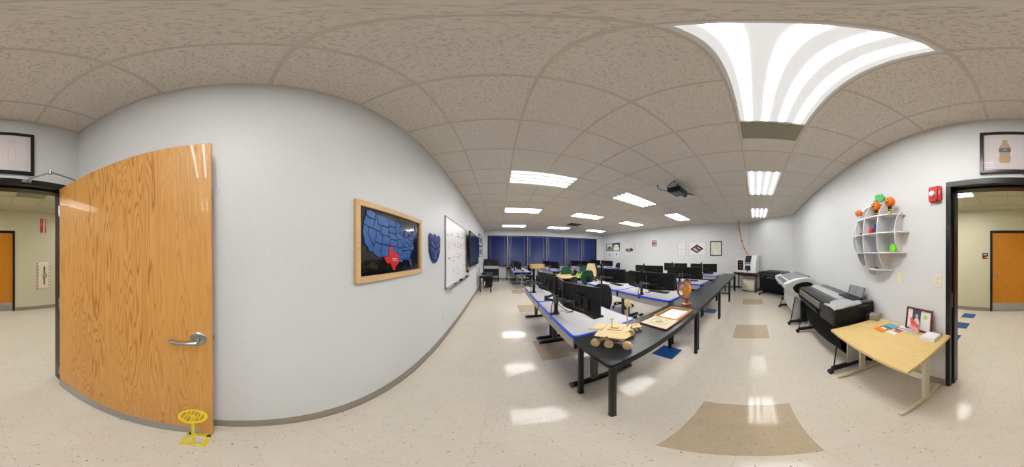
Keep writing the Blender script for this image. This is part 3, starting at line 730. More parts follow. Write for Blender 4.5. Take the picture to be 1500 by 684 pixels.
# ------------------------------------------------------------------ right wall posters (normal -x)
def wall_pic(y0, y1, z0, z1, fmat, t, lab, name='framed_picture', paper='paper', cat='framed picture'):
    w, h_ = abs(y1 - y0), z1 - z0
    r = thing(name, lab, cat, (XR, (y0 + y1) / 2, (z0 + z1) / 2))
    picture_frame(r, w, h_, t, .025, fmat, 'x-')
    MB().bb(-.012, -.004, -w / 2 + t * .8, w / 2 - t * .8, -h_ / 2 + t * .8, h_ / 2 - t * .8).build('print', paper, r)
    return r, w, h_
def motif(r, poly, mat, name='motif', d=-.0135):     # poly in (y,z)
    return MB().prism(poly, d, d + .0012, 'x').build(name, mat, r)
r, w, h_ = wall_pic(8.69, 9.38, 1.77, 2.30, 'frame_black', .045, 'black framed print with green lower half, leftmost on the poster wall')
motif(r, [(-w * .36, -h_ * .38), (w * .36, -h_ * .38), (w * .36, 0), (-w * .36, 0)], 'leaf_green'); motif(r, [(-.16, -.02), (-.12, .07), (.1, .08), (.16, .0), (.02, -.06)], 'gun_grey', 'machine', -.0145)
r, w, h_ = wall_pic(7.96, 8.65, 1.77, 2.32, 'frame_black', .045, 'black framed print of a white car shape on green, second on the poster wall')
motif(r, [(-w * .42, 0), (w * .42, 0), (w * .42, h_ * .42), (-w * .42, h_ * .42)], 'dark_green'); motif(r, [(-.22, .02), (-.2, .12), (.05, .18), (.24, .08), (.2, -.02)], 'paper', 'car', -.0145)
motif(r, [(-w * .42, -.03), (w * .42, -.03), (w * .42, .02), (-w * .42, .02)], 'mustard', 'ground', -.0148)
r, w, h_ = wall_pic(8.67, 9.34, 1.27, 1.71, 'white_paint', .02, 'small pale print with grey cross motif, lower left on the poster wall')
for k_ in range(4): motif(r, [(.04 * math.cos(R(a_)) * q, .04 * math.sin(R(a_)) * q) for a_, q in ((k_ * 90 + 20, 1.3), (k_ * 90 + 70, 1.3), (k_ * 90 + 70, 2.9), (k_ * 90 + 20, 2.9))], 'ink')
r, w, h_ = wall_pic(7.96, 8.61, 1.28, 1.71, 'paper_grey', .02, 'small pale print with round motif, lower right of the group of four')
motif(r, [(.07 * math.cos(R(a_)), .04 + .07 * math.sin(R(a_))) for a_ in range(0, 360, 30)], 'ink'); motif(r, [(-.01, -.02), (.03, -.06), (-.03, -.1)], 'peach', 'tail')
r, w, h_ = wall_pic(6.65, 7.54, 1.49, 2.15, 'white_paint', .02, 'pale print of a dark robotic gripper right of the group of four')
motif(r, [(.32, .02), (.33, .10), (.26, .04), (.12, .08), (-.05, .05), (-.15, .14), (-.3, .06), (-.34, -.04), (-.25, -.1), (.05, -.13), (.25, -.1)], 'gun_grey'); motif(r, [(-.1, -.08), (.15, -.08), (.1, .05), (-.05, .05)], 'silver', 'metal_part', -.0145)
motif(r, [(-.34, -.04), (-.3, .06), (-.2, 0), (-.24, -.08)], 'black_matte', 'claw', -.0148); motif(r, [(-.05, -.1), (.1, -.1), (.1, -.07), (-.05, -.07)], 'coral', 'red_part', -.015)
r, w, h_ = wall_pic(5.04, 5.33, 1.97, 2.29, 'brown_wood', .035, 'small brown framed plaque high in the middle of the poster wall')
motif(r, [(.09 * math.cos(R(a_)), .1 * math.sin(R(a_))) for a_ in range(0, 360, 30)], 'ink'); motif(r, [(.03 * math.cos(R(a_)), .04 * math.sin(R(a_))) for a_ in range(0, 360, 45)], 'coral', 'centre', -.0145)
for z0, z1, nm in ((1.80, 2.12, 'upper'), (1.48, 1.77, 'lower')):
    r, w, h_ = wall_pic(3.30, 3.74, z0, z1, 'paper_grey', .012, nm + ' of two small white line drawings left of the diamond print', 'drawing_sheet')
    motif(r, [(-.06, -.03), (.03, -.03), (.05, .04), (-.04, .04)], 'paper_grey')
r, w, h_ = wall_pic(2.25, 3.16, 1.50, 2.14, 'paper_grey', .022, 'large white print of a black diamond-shaped board on the poster wall')
motif(r, [(-.34, -.02), (0, .19), (.34, -.04), (0, -.23)], 'black_matte'); motif(r, [(-.22, -.03), (0, .11), (.22, -.03), (0, -.16)], 'peach', 'inner_board', -.0145)
motif(r, [(-.12, .0), (.02, .1), (.12, .02), (.0, -.06)], 'gun_grey', 'chip', -.0155); motif(r, [(-.18, -.05), (-.06, .0), (0, -.08), (-.06, -.11)], 'blue_plastic', 'blue_part', -.015); motif(r, [(.02, -.12), (.1, -.06), (.06, -.04), (0, -.1)], 'mustard', 'yellow_part', -.0152)
r, w, h_ = wall_pic(1.49, 2.05, 1.47, 2.15, 'frame_black', .04, 'black framed sheet with yellow-green blotches, rightmost on the poster wall')
rnd = random.Random(5)
for bx_ in (-.1, .07):
    for i in range(9):
        cy, cz, rr_ = bx_ + rnd.uniform(-.05, .05) + (.0 if i < 5 else .06 * (1 if bx_ > 0 else 1)), .26 - i * .062, rnd.uniform(.025, .05)
        motif(r, [(cy + rr_ * math.cos(R(a_)) * rnd.uniform(.6, 1.2), max(-.29, cz + rr_ * math.sin(R(a_)) * rnd.uniform(.7, 1.3))) for a_ in range(0, 360, 40)], 'pale_yellow', 'blotch', -.0135 - i * .0001)

# ------------------------------------------------------------------ door wall: poster above door, alarm, shelf
pp = thing('framed_poster', 'black framed poster of a bottle above the doorway', 'framed picture', (-.073, YB, 2.502))
picture_frame(pp, .66, .525, .032, .025, 'frame_black', 'x+')
MB().bb(-.305, .305, .004, .010, -.238, .238).build('print', 'paper_warm', pp)
def bprof(z): # half width of bottle at 0..1 from base
    tab = [(0, .30), (.03, .38), (.12, .47), (.2, .46), (.34, .40), (.44, .40), (.47, .45), (.6, .46), (.62, .43), (.7, .40), (.8, .28), (.86, .17), (.88, .19), (.97, .19), (1, .17)]
    for (a0, b0), (a1, b1) in zip(tab, tab[1:]):
        if z <= a1: return b0 + (b1 - b0) * (z - a0) / (a1 - a0)
    return .17
bx0, bz0, bz1 = .048 + .073, 2.352 - 2.502, 2.648 - 2.502
outl = [(bprof(i / 30) * .105, bz0 + (bz1 - bz0) * i / 30) for i in range(31)]
MB().prism([(bx0 + a_, b_) for a_, b_ in outl] + [(bx0 - a_, b_) for a_, b_ in outl[::-1]], .010, .0112, 'y').build('printed_bottle', 'bottle_tan', pp)
MB().bb(bx0 - .05, bx0 + .05, .0112, .0118, bz0 + .44 * (bz1 - bz0), bz0 + .62 * (bz1 - bz0)).build('printed_label', 'bottle_band', pp)
text('label_lettering', 'OO', .02, 'paper', pp, (bx0, .0119, bz0 + .5 * (bz1 - bz0) + .012), FACE_POSY, .0002)
s = MB(); dx = -.21 + .073; ol = [(bprof(i / 24) * .07, 2.383 - 2.502 + .20 * i / 24) for i in range(25)]
for sg in (-1, 1): s.tube([(dx + sg * a_, .0108, b_) for a_, b_ in ol], .0007, 4)
s.tube([(dx - .02, .0108, -.119), (dx + .02, .0108, -.119)], .0007, 4)
for rr_ in (.014, .034): s.tube([(dx + rr_ * math.cos(R(t_)), .0108, 2.648 - 2.502 + rr_ * math.sin(R(t_))) for t_ in range(0, 361, 24)], .0007, 4)
s.tube([(-.27, .0108, -.14), (-.12, .0108, -.14), (-.12, .0108, -.215), (-.27, .0108, -.215), (-.27, .0108, -.14)], .0005, 4); s.tube([(-.27, .0108, -.175), (-.12, .0108, -.175)], .0005, 4)
s.tube([(-.285, .0108, .225), (.285, .0108, .225), (.285, .0108, -.225), (-.285, .0108, -.225), (-.285, .0108, .225)], .0004, 4); s.tube([(.262, .0108, .22), (.262, .0108, -.22)], .0004, 4); s.tube([(-.272, .0108, .22), (-.272, .0108, -.22)], .0004, 4)
s.build('drawing_lines', 'ink', pp)
MB().bb(-.30, .30, .013, .0145, -.232, .232).build('glass', 'mat_glass', pp)

fa = thing('fire_alarm', 'red fire alarm strobe on the wall beside the door frame', 'fire alarm', (.667, YB, 2.082))
MB().prism(rrect(-.062, .062, -.078, .078, .012), 0, .035, 'y').build('housing', 'red_plastic', fa, .004)
MB().bb(-.035, -.015, .034, .052, -.072, .072).build('ridge', 'red_plastic', fa, .005)
MB().ball((.022, .04, .002), .032, (1, .6, 1)).build('strobe_lens', 'frost_white', fa)
text('lettering', 'FIRE', .026, 'paper', fa, (-.048, .0362, -.0), (R(90), R(-90), R(180)), .0004)

# curved egg-crate shelf
SX, SR, SD = 1.42, .435, .20
sh = thing('curved_shelf', 'round white egg-crate wall shelf holding small coloured printed pieces', 'shelf', (SX, YB, 0))
def shelf_hw(z):     # half width of the ball outline at height z
    k_ = (z - 1.72) / .455
    return SR * math.sqrt(max(0, 1 - k_ * k_))
levels = [(2.085, .24), (1.925, .40), (1.728, .455), (1.52, .415), (1.33, .24)]
for z, hw in levels:
    dpt = SD * (hw / .44)
    poly = [(hw * math.cos(R(a_)), dpt * math.sin(R(a_)) if 0 < a_ < 180 else 0) for a_ in range(0, 181, 10)]
    MB().prism(poly, z - .006, z + .006).build('shelf_board', 'white_paint', sh)
for dx, zt, zb in ((-.36, 1.96, 1.50), (-.16, 2.13, 1.32), (.06, 2.15, 1.25), (.26, 2.09, 1.36), (.40, 1.93, 1.52)):
    zc, hz = (zt + zb) / 2, (zt - zb) / 2; dmax = SD * math.sqrt(1 - (dx / .47) ** 2)
    poly = [(0, zb)] + [(dmax * math.cos(R(a_)) + .0, zc + hz * math.sin(R(a_))) for a_ in range(-88, 89, 8)] + [(0, zt)]
    MB().prism(poly, dx - .005, dx + .005, 'x').build('divider', 'white_paint', sh)
def sitem(name, lab, cat, x, y, z): return thing(name, lab, cat, (x, YB + y, z + .006))
for x, y, z, lab in ((1.70, .09, 1.925, 'small orange pumpkin-headed figure on the left of the curved shelf'), (1.36, .10, 1.925, 'orange pumpkin-headed figure in the middle of the curved shelf'), (1.14, .11, 1.925, 'largest orange pumpkin-headed figure, on the right of the curved shelf')):
    t = sitem('pumpkin_figure', lab, 'figurine', x, y, z)
    k_ = .98 if x > 1.6 else 1.15
    s = MB()
    for i in range(8):
        a_ = R(i * 45); s.ball((.012 * math.cos(a_) * k_, .012 * math.sin(a_) * k_, .118 * k_), .038 * k_, (1, 1, 1.18), 10)
    s.build('pumpkin_head', 'orange_plastic', t)
    MB().cyl((0, 0, .145 * k_), (.004, 0, .165 * k_), .006).build('stalk', 'leaf_green', t)
    s = MB(); yy = .0455 * k_
    for sg in (-1, 1): s.prism([(sg * .008, .122 * k_), (sg * .026, .122 * k_), (sg * .017, .138 * k_)], yy * .8, yy + .002, 'y')
    s.prism([(-.028, .112 * k_), (-.014, .100 * k_), (.014, .100 * k_), (.028, .112 * k_), (.012, .107 * k_), (0, .111 * k_), (-.012, .107 * k_)], yy * .8, yy + .002, 'y')
    s.build('carved_face', 'black_matte', t)
    for sg in (-1, 1):
        MB().cyl((sg * .014, 0, .012), (sg * .014, 0, .085 * k_), .010).build('leg', 'black_plastic', t)
        MB().cyl((sg * .014, 0, .02), (sg * .014, 0, .03), .0105).cyl((sg * .014, 0, .042), (sg * .014, 0, .05), .0105).bb(sg * .014 - .011, sg * .014 + .011, -.012, .028, -.0, .012).build('boot_trim', 'mustard', t)
t = sitem('green_ornament', 'green state-shaped ornament standing on top of the curved shelf', 'ornament', 1.37, .06, 2.128)
o = MB().prism([(-.10, .0), (-.03, -.0), (.01, .02), (.05, .0), (.09, .005), (.075, .03), (.05, .04), (.05, .09), (.0, .10), (-.02, .075), (-.065, .085), (-.08, .05), (-.11, .04)][::-1], -.008, .008, 'y').build('state_shape', 'green_plastic', t, .002)
def piece(name, mat, lab, x, y, z, fn):
    s = MB(); s.x = Matrix.Translation((x, YB + y, z + .006)); fn(s); tag(s.build(name, mat, None, .0015), lab, 'printed piece', 'small printed pieces on the curved shelf')
piece('red_block', 'red_plastic', 'red block on the middle shelf of the curved shelf', 1.45, .09, 1.728, lambda s: s.bb(-.03, .03, -.02, .02, 0, .075))
piece('blue_tower', 'blue_plastic', 'tall blue piece next to the red block on the curved shelf', 1.385, .10, 1.728, lambda s: s.cyl((0, 0, 0), (0, 0, .12), .013, 6))
piece('red_wedge', 'red_plastic', 'red wedge on the left end of the curved shelf', 1.70, .07, 1.728, lambda s: s.prism([(-.06, 0), (.06, 0), (-.03, .05)], -.02, .02, 'y'))
piece('grey_wedge', 'plotter_grey', 'flat grey piece on the right of the curved shelf', 1.19, .08, 1.728, lambda s: s.prism([(-.06, 0), (.06, 0), (.04, .018), (-.03, .022)], -.03, .03, 'y'))
piece('lime_gear', 'lime', 'lime green round piece on the lower right of the curved shelf', 1.13, .07, 1.52, lambda s: s.lathe([(.02, -.012), (.042, -.012), (.042, .012), (.02, .012)], (0, 0, .042), 16, 'y'))
piece('blue_bead', 'navy_plastic', 'tiny blue piece on the lower left of the curved shelf', 1.72, .06, 1.52, lambda s: s.ball((0, 0, .016), .016))
piece('red_pawn', 'red_plastic', 'small red pawn-like piece on the lowest board of the curved shelf', 1.56, .05, 1.33, lambda s: s.lathe([(.022, 0), (.02, .008), (.008, .02), (.012, .045), (.002, .055)]))
piece('brown_disc', 'brown_wood', 'small brown disc beside the red pawn on the lowest board', 1.51, .06, 1.33, lambda s: s.cyl((0, 0, 0), (0, 0, .012), .02))
piece('slate_block', 'gun_grey', 'small slate coloured piece at the right of the lowest board', 1.40, .06, 1.33, lambda s: s.bb(-.018, .018, -.012, .012, 0, .02))

# ------------------------------------------------------------------ yellow door prop
ds = thing('door_stop', 'yellow metal door prop with round top plate at the oak door', 'door stop', (-.642, -.200, 0))
MB().bb(-.10, -.075, -.055, .052, .0, .006).bb(-.10, .03, -.055, -.035, 0, .006).bb(-.10, .03, .033, .052, 0, .006).bb(.01, .032, -.055, .052, .0, .012).build('base', 'yellow_paint', ds, .001)
MB().cyl((.02, 0, .0), (.02, 0, .50), .0065, 8).build('rod', 'yellow_paint', ds)
s = MB(); n = 32
for k_ in range(n):
    a0, a1 = 2 * math.pi * k_ / n, 2 * math.pi * (k_ + 1) / n
    s.prism([(.02 + .060 * math.cos(a0), .060 * math.sin(a0)), (.02 + .060 * math.cos(a1), .060 * math.sin(a1)), (.02 + .047 * math.cos(a1), .047 * math.sin(a1)), (.02 + .047 * math.cos(a0), .047 * math.sin(a0))], .50, .505)
for off in (0, math.pi):
    p = [(.02 + (.006 + .043 * t_) * math.cos(off + 2.6 * t_), (.006 + .043 * t_) * math.sin(off + 2.6 * t_)) for t_ in [i / 10 for i in range(11)]]
    for i in range(10):
        (xa, ya), (xb, yb) = p[i], p[i + 1]; dx_, dy_ = xb - xa, yb - ya; l_ = math.hypot(dx_, dy_); w0 = .008
        s.prism([(xa, ya), (xb, yb), (xb - dy_ / l_ * w0, yb + dx_ / l_ * w0), (xa - dy_ / l_ * w0, ya + dx_ / l_ * w0)], .5005, .5045)
for q in range(-2, 3): s.bb(.02 - .045, .02 + .045, q * .016 - .002, q * .016 + .002, .5015, .5035)
s.cyl((.02, 0, .498), (.02, 0, .506), .012)
s.build('top_plate', 'yellow_paint', ds)

# ------------------------------------------------------------------ black tables
def make_black_table(label, x0, x1, y0, y1, H=.735, grp='long dark grey tables placed end to end'):
    t = thing('black_table', label, 'table', ((x0 + x1) / 2, (y0 + y1) / 2, 0), 0, grp)
    hx, hy = (x1 - x0) / 2 - .002, (y1 - y0) / 2
    MB().prism(rrect(-hx, hx, -hy, hy, .03), H - .006, H).build('laminate_top', 'dark_laminate', t, .001)
    MB().prism(rrect(-hx, hx, -hy, hy, .03), H - .032, H - .0065).build('table_top', 'black_plastic', t, .004)
    MB().bb(-hx + .05, hx - .05, -hy + .04, -hy + .06, H - .10, H - .032).bb(-hx + .05, hx - .05, hy - .06, hy - .04, H - .10, H - .032).bb(-hx + .05, -hx + .07, -hy + .05, hy - .05, H - .10, H - .032).bb(hx - .07, hx - .05, -hy + .05, hy - .05, H - .10, H - .032).build('apron', 'black_metal', t)
    for sx in (-1, 1):
        for sy in (-1, 1):
            lx, ly = sx * (hx - .055), sy * (hy - .045)
            MB().prism([(lx + a_, ly + b_) for a_, b_ in rrect(-.02, .02, -.02, .02, .006, 2)], .012, H - .03).prism([(lx + a_, ly + b_) for a_, b_ in rrect(-.022, .022, -.022, .022, .006, 2)], 0, .02).build('leg', 'black_metal', t)
    return t
make_black_table('first dark grey table of the long run, holding two wooden rovers and frames', .585, 2.092, .715, 1.205)
make_black_table('second dark grey table of the long run, behind the wooden globe', 2.096, 3.602, .735, 1.235)
make_black_table('third dark grey table of the long run, past the globe table', 3.606, 5.104, .745, 1.245)
make_black_table('last dark grey table of the long run, nearest the milling machine', 5.108, 6.65, .745, 1.245)

# ------------------------------------------------------------------ white tables with blue edge, monitors, arms, chairs
TH = .74
def make_white_table(label, grp, far=False):
    t = thing('white_table', label, 'table', (0, 0, 0), 0, grp)
    W_, D_ = .765, 1.235            # x width, y length, origin at left edge centre
    out = rrect(0, W_, -D_ / 2, D_ / 2, .05); inn = rrect(.017, W_ - .017, -D_ / 2 + .017, D_ / 2 - .017, .035)
    MB().prism(inn, TH - .003, TH).build('laminate_top', 'white_laminate', t)
    MB().prism(out, TH - .034, TH - .0025).build('edge_band', 'blue_edge', t, .006, seg=3)
    MB().bb(.012, .026, -D_ / 2 + .035, D_ / 2 - .02, TH - .145, TH - .034).build('modesty_panel', 'panel_grey', t, .002)
    MB().bb(.075, .70, -D_ / 2 + .06, -D_ / 2 + .09, TH - .08, TH - .034).bb(.075, .70, D_ / 2 - .09, D_ / 2 - .06, TH - .08, TH - .034).each('cross_rail', 'black_metal', t)
    MB().bb(.02, .11, -D_ / 2 + .012, -D_ / 2 + .024, TH - .15, TH - .034).bb(.08, .25, -D_ / 2 + .012, -D_ / 2 + .024, TH - .11, TH - .034).build('end_cap', 'black_plastic', t, .003)
    for sy in (-1, 1):
        y = sy * (D_ / 2 - .07)
        if far and sy < 0:
            s = MB().tube([(.36, y, .05), (.36, y, .42)], .03, 12).tube([(.36, y, .40), (.30, y, .50), (.12, y, TH - .05)], .02, 10, 4).tube([(.36, y, .40), (.42, y, .50), (.60, y, TH - .05)], .02, 10, 4)
            s.build('pedestal_leg', 'silver', t); MB().bb(.05, .55, y - .035, y + .035, 0, .035).build('foot', 'silver', t, .01)
        else:
            MB().bb(.22, .29, y - .018, y + .018, .03, TH - .08).build('leg', 'gun_grey' if not far else 'silver', t, .004)
            s = MB()
            for q in range(14): s.bb(.215, .222, y - .007, y + .007, .12 + q * .03, .135 + q * .03)
            s.build('adjustment_slots', 'black_matte', t)
            MB().bb(.03, .73, y - .028, y + .028, .004, .05).build('foot', 'black_metal', t, .012)
            MB().bb(.005, .035, y - .03, y + .03, .0, .048).bb(.72, .75, y - .03, y + .03, .0, .048).each('foot_cap', 'gun_grey', t, .008)
    return t
def make_monitor(label, grp):
    t = thing('monitor', label, 'monitor', (0, 0, 0), 0, grp)    # back faces local -x... width along y, bottom at z=0
    w, h_ = .54, .325
    s = MB()
    rings = []
    for yy in [-.27, -.2, -.1, 0, .1, .2, .27]:
        q = .012 * (1 - (yy / .27) ** 2)
        rings.append([(-.012 - q, yy, 0), (.012 - .0, yy, 0), (.012, yy, h_), (-.012 - q, yy, h_)])
    s.loft(rings).build('housing', 'black_plastic', t, .003)
    MB().bb(-.042, -.02, -.14, .14, .045, .20).build('rear_bulge', 'black_plastic', t, .012, seg=3)
    MB().bb(-.056, -.04, -.055, .055, .115, .225).build('mount_plate', 'black_metal', t, .003)
    MB().bb(.0105, .0135, -.255, .255, .02, h_ - .012).build('screen', 'screen', t)
    s = MB()
    for q in (-.09, -.05, .0, .045): s.bb(-.044, -.034, q, q + .022, .05, .064)
    s.each('port', 'gun_grey', t)
    return t
def make_arm(label, grp):
    t = thing('twin_monitor_stand', label, 'monitor stand', (0, 0, 0), 0, grp)
    MB().lathe([(.045, 0), (.045, .012), (.03, .022), (.026, .05)], (0, 0, 0), 18).bb(-.075, .02, -.03, .03, -.06, .010).build('clamp', 'black_metal', t, .002)
    MB().cyl((0, 0, .02), (0, 0, .475), .0235, 18).cyl((0, 0, .47), (0, 0, .48), .026, 18).build('pole', 'black_plastic', t)
    MB().cyl((0, 0, .19), (0, 0, .25), .037, 16).cyl((0, 0, .15), (0, 0, .188), .033, 16).build('collar', 'gun_grey', t)
    s = MB().tube([(0, 0, .215), (.02, -.10, .215), (.035, -.16, .212)], .018, 10).cyl((.035, -.16, .185), (.035, -.16, .24), .021).tube([(.035, -.16, .212), (.13, -.275, .212)], .017, 10).cyl((.1, -.28, .205), (.145, -.27, .205), .022, 12)
    s.build('arm_link', 'arm_grey', t)
    s = MB().tube([(0, 0, .175), (-.06, .05, .18), (-.10, .09, .19)], .018, 10).cyl((-.10, .09, .165), (-.10, .09, .225), .022).tube([(-.10, .09, .205), (.02, .16, .21), (.10, .255, .212)], .017, 10).cyl((.085, .255, .205), (.115, .255, .205), .022, 12)
    s.build('arm_link', 'arm_grey', t)
    MB().tube([(.13, -.27, .16), (.10, -.2, .08), (.03, -.08, .12), (-.01, -.03, .19)], .0045, 6, 5).tube([(-.01, .02, .2), (-.045, .02, .12), (-.05, .04, .03), (-.05, .05, .002), (-.055, .05, -.05)], .0055, 6, 5).tube([(.11, .25, .16), (.07, .18, .05), (.02, .10, .004), (.13, .05, .004), (.22, -.03, .004), (.12, -.02, .006)], .003, 6, 5).build('cable', 'black_plastic', t)
    return t
def make_keyboard(label, grp):
    t = thing('keyboard', label, 'keyboard', (0, 0, 0), 0, grp)
    MB().bb(-.07, .07, -.215, .215, 0, .016).build('case', 'black_plastic', t, .004)
    s = MB()
    for i in range(5):
        for j in range(15): s.bb(-.058 + i * .024, -.038 + i * .024, -.205 + j * .0275, -.182 + j * .0275, .016, .022)
    s.build('keys', 'black_matte', t)
    return t
def make_chair(label, grp, fab='black_fabric', name='office_chair', arms=False):
    t = thing(name, label, 'chair', (0, 0, 0), 0, grp)     # faces local -x, backrest at +x
    s = MB(); rings = []
    for i, (z, rx, ry) in enumerate(((.425, .19, .20), (.44, .225, .235), (.475, .235, .245), (.50, .225, .235), (.508, .17, .18))):
        rings.append([(x * rx / .5, y * ry / .5, z) for x, y in rrect(-.5, .5, -.5, .5, .22, 4)])
    s.loft(rings).build('seat', fab, t)
    s = MB(); rings = []
    for k_ in range(9):     # backrest as vertical sections, curved round the sitter
        u = -1 + k_ / 4
        y = u * .225; xo = .235 - .05 * u * u; hh = .235 * math.sqrt(max(.02, 1 - abs(u) ** 3.2)); zc = .775
        rings.append([(xo - .028 + .03 * ((zz_ - zc) / .25), y, zz_) for zz_ in (zc - hh, zc - hh * .5, zc, zc + hh * .5, zc + hh)] + [(xo + .022 + .03 * ((zz_ - zc) / .25), y * .98, zz_) for zz_ in (zc + hh, zc + hh * .5, zc, zc - hh * .5, zc - hh)])
    s.loft(rings).build('backrest', fab, t, .012, ang=60, seg=3)
    MB().tube([(.05, 0, .41), (.20, 0, .41), (.275, 0, .46), (.275, 0, .70)], [.018, .02, .022, .018], 10, 4).bb(.262, .292, -.05, .05, .62, .82).build('back_support', 'black_plastic', t, .004)
    MB().bb(-.1, .1, -.08, .08, .395, .43).build('mechanism', 'black_metal', t, .006)
    MB().cyl((0, 0, .12), (0, 0, .27), .027).cyl((0, 0, .26), (0, 0, .40), .016).build('gas_column', 'black_metal', t)
    s = MB()
    for k_ in range(5):
        a_ = R(20 + 72 * k_); s.tube([(0, 0, .115), (.16 * math.cos(a_), .16 * math.sin(a_), .10), (.29 * math.cos(a_), .29 * math.sin(a_), .068)], [.03, .02, .015], 8)
    s.build('star_base', 'black_plastic', t)
    for k_ in range(5):
        a_ = R(20 + 72 * k_); cx, cy = .29 * math.cos(a_), .29 * math.sin(a_); px_, py_ = -math.sin(a_), math.cos(a_)
        MB().cyl((cx + px_ * .006, cy + py_ * .006, .027), (cx + px_ * .026, cy + py_ * .026, .027), .027, 14).cyl((cx - px_ * .006, cy - py_ * .006, .027), (cx - px_ * .026, cy - py_ * .026, .027), .027, 14).cyl((cx, cy, .03), (cx, cy, .07), .008).build('caster', 'black_matte', t)
    if arms:
        for sg in (-1, 1): MB().tube([(.05, sg * .2, .43), (.05, sg * .27, .46), (.05, sg * .27, .64)], .012, 8).bb(-.09, .13, sg * .27 - .025, sg * .27 + .025, .64, .665).build('armrest', 'black_plastic', t, .006)
    return t

rows_near = [(.600, 1.215, 'first', 'beside the whiteboard aisle'), (2.25, 1.29, 'second', ''), (3.93, 1.335, 'third', ''), (5.78, 1.345, 'fourth', '')]
rows_far = [(.665, 7.06, 'first'), (2.45, 7.12, 'second'), (4.17, 7.12, 'third'), (5.75, 7.12, 'fourth')]
stations = []
for x, y, nm, _ in rows_near:
    for j in (0, 1): stations.append((x, y + .617 + j * 1.255, nm, j, False))
for x, y, nm in rows_far:
    for j in (0, 1): stations.append((x, y + .617 + j * 1.255, nm, j, True))
T0 = {}
def place(kind, maker, loc, rz, label, grp):
    if kind not in T0:
        T0[kind] = maker(label, grp); COLL = T0[kind]
        COLL['_'] = 1; del COLL['_']
        # remember the tree before moving
        def collect(p): return [(c, collect(c)) for c in COL.objects if c.parent == p]
        TREE[COLL.name] = collect(COLL)
        COLL.location = loc; COLL.rotation_euler = (0, 0, rz); return COLL
    return copy_tree(T0[kind], loc, rz, label, grp)
def ang2(p, q): # rotation so local +y points from p to q
    return math.atan2(q[1] - p[1], q[0] - p[0]) - math.pi / 2
rnd = random.Random(11)
for x, yc, nm, j, far in stations:
    pos = ('front' if j == 0 else 'rear') + ' desk of ' + nm + ' ' + ('window-side' if far else 'door-side') + ' row from the whiteboard'
    place('tf' if far else 'tn', (lambda l, g_: make_white_table(l, g_, True)) if far else make_white_table, (x, yc, 0), 0,
          'white blue-edged table, the ' + pos, 'white tables with blue edges, ' + ('window side' if far else 'door side'))
    px_, py_ = x + .085, yc + .045 if not far else yc + .03
    if not far: py_ = yc + .03
    place('arm', make_arm, (px_, py_, TH), 0, 'black twin monitor pole on the ' + pos, 'twin monitor poles')
    # nearer monitor: right edge (+.262,-.545) left edge (+.102,-.03)
    jit = rnd.uniform(-.02, .02) if nm != 'first' or far else 0
    A_, B_ = (px_ + .262 + jit, py_ - .550), (px_ + .102, py_ - .035)
    m = ((A_[0] + B_[0]) / 2, (A_[1] + B_[1]) / 2)
    place('mon', make_monitor, (m[0], m[1], .832), ang2(A_, B_), 'nearer black monitor at the ' + pos, 'black desk monitors')
    A_, B_ = (px_ + .105, py_ - .015), (px_ + .20 + jit, py_ + .515)
    m = ((A_[0] + B_[0]) / 2, (A_[1] + B_[1]) / 2)
    place('mon', make_monitor, (m[0], m[1], .832), ang2(A_, B_), 'farther black monitor at the ' + pos, 'black desk monitors')
    place('kb', make_keyboard, (x + .46, yc - .12 + rnd.uniform(-.05, .05), TH), rnd.uniform(-.15, .1), 'black keyboard on the ' + pos, 'black keyboards')
    cx, cy = x + .80 + (.0 if nm == 'first' and not far else rnd.uniform(-.05, .1)), yc + (.12 if (nm == 'first' and not far and j == 0) else rnd.uniform(-.1, .15))
    if far and nm == 'fourth' and j == 0: cx, cy = 6.72, 7.72
    if nm == 'first' and not far: cx, cy = 1.345, (2.07 if j == 0 else 3.18)
    place('chair', lambda l, g_: make_chair(l, g_), (cx, cy, 0), rnd.uniform(-.25, .25), 'black office chair tucked at the ' + pos, 'black office chairs')
tag(MB().bb(4.52, 4.64, 3.2, 3.3, TH, TH + .14).build('white_carton', 'paper', None, .003), 'small white carton among monitors on a rear white table', 'box')

# wood-topped table with green chairs in the middle of the room
wt = thing('wood_table', 'wood-topped table with green chairs in the middle of the room', 'table', (2.72, 5.28, 0))
MB().prism(rrect(-.70, .70, -.46, .46, .03), .71, .74).build('table_top', 'table_wood', wt, .004)
for sx in (-1, 1):
    MB().bb(sx * .5 - .025, sx * .5 + .025, -.03, .03, .04, .71).build('leg', 'black_metal', wt); MB().bb(sx * .5 - .03, sx * .5 + .03, -.36, .36, 0, .045).build('foot', 'black_metal', wt, .008)
MB().bb(-.5, .5, -.02, .02, .55, .63).build('crossbar', 'black_metal', wt)
gc = make_chair('green office chair with its back turned, at the near side of the wood table', 'green office chairs', 'green_fabric', 'green_chair')
def collect(p): return [(c, collect(c)) for c in COL.objects if c.parent == p]
TREE[gc.name] = collect(gc)
gc.location = (2.72, 4.62, .04 * 0); gc.rotation_euler = (0, 0, R(-100))
copy_tree(gc, (2.70, 6.05, 0), R(75), 'green office chair facing the door, on the far side of the wood table')
copy_tree(gc, (3.55, 6.05, 0), R(60), 'green office chair mostly hidden behind the leaning plywood board')
bd = MB(); bd.prism([(-.22, 0), (.24, 0), (.16, .43), (-.10, .44)], -.008, .008, 'y')
o = tag(bd.build('plywood_board', 'ply'), 'pale plywood board standing upright on the wood table', 'board'); o.location = (3.24, 5.10, .742); o.rotation_euler = (R(-10), 0, R(-25))
t = thing('robot_model', 'small black robot model on the wood table', 'model', (2.62, 5.22, .74))
MB().bb(-.09, .07, -.05, .05, .03, .10).bb(-.02, .09, -.03, .03, .10, .19).cyl((.0, 0, .19), (.07, .02, .22), .02).build('body', 'black_plastic', t, .006)
for sx in (-.07, .05):
    for sy in (-.06, .06): MB().cyl((sx, sy - .012, .03), (sx, sy + .012, .03), .03).build('wheel', 'black_matte', t)
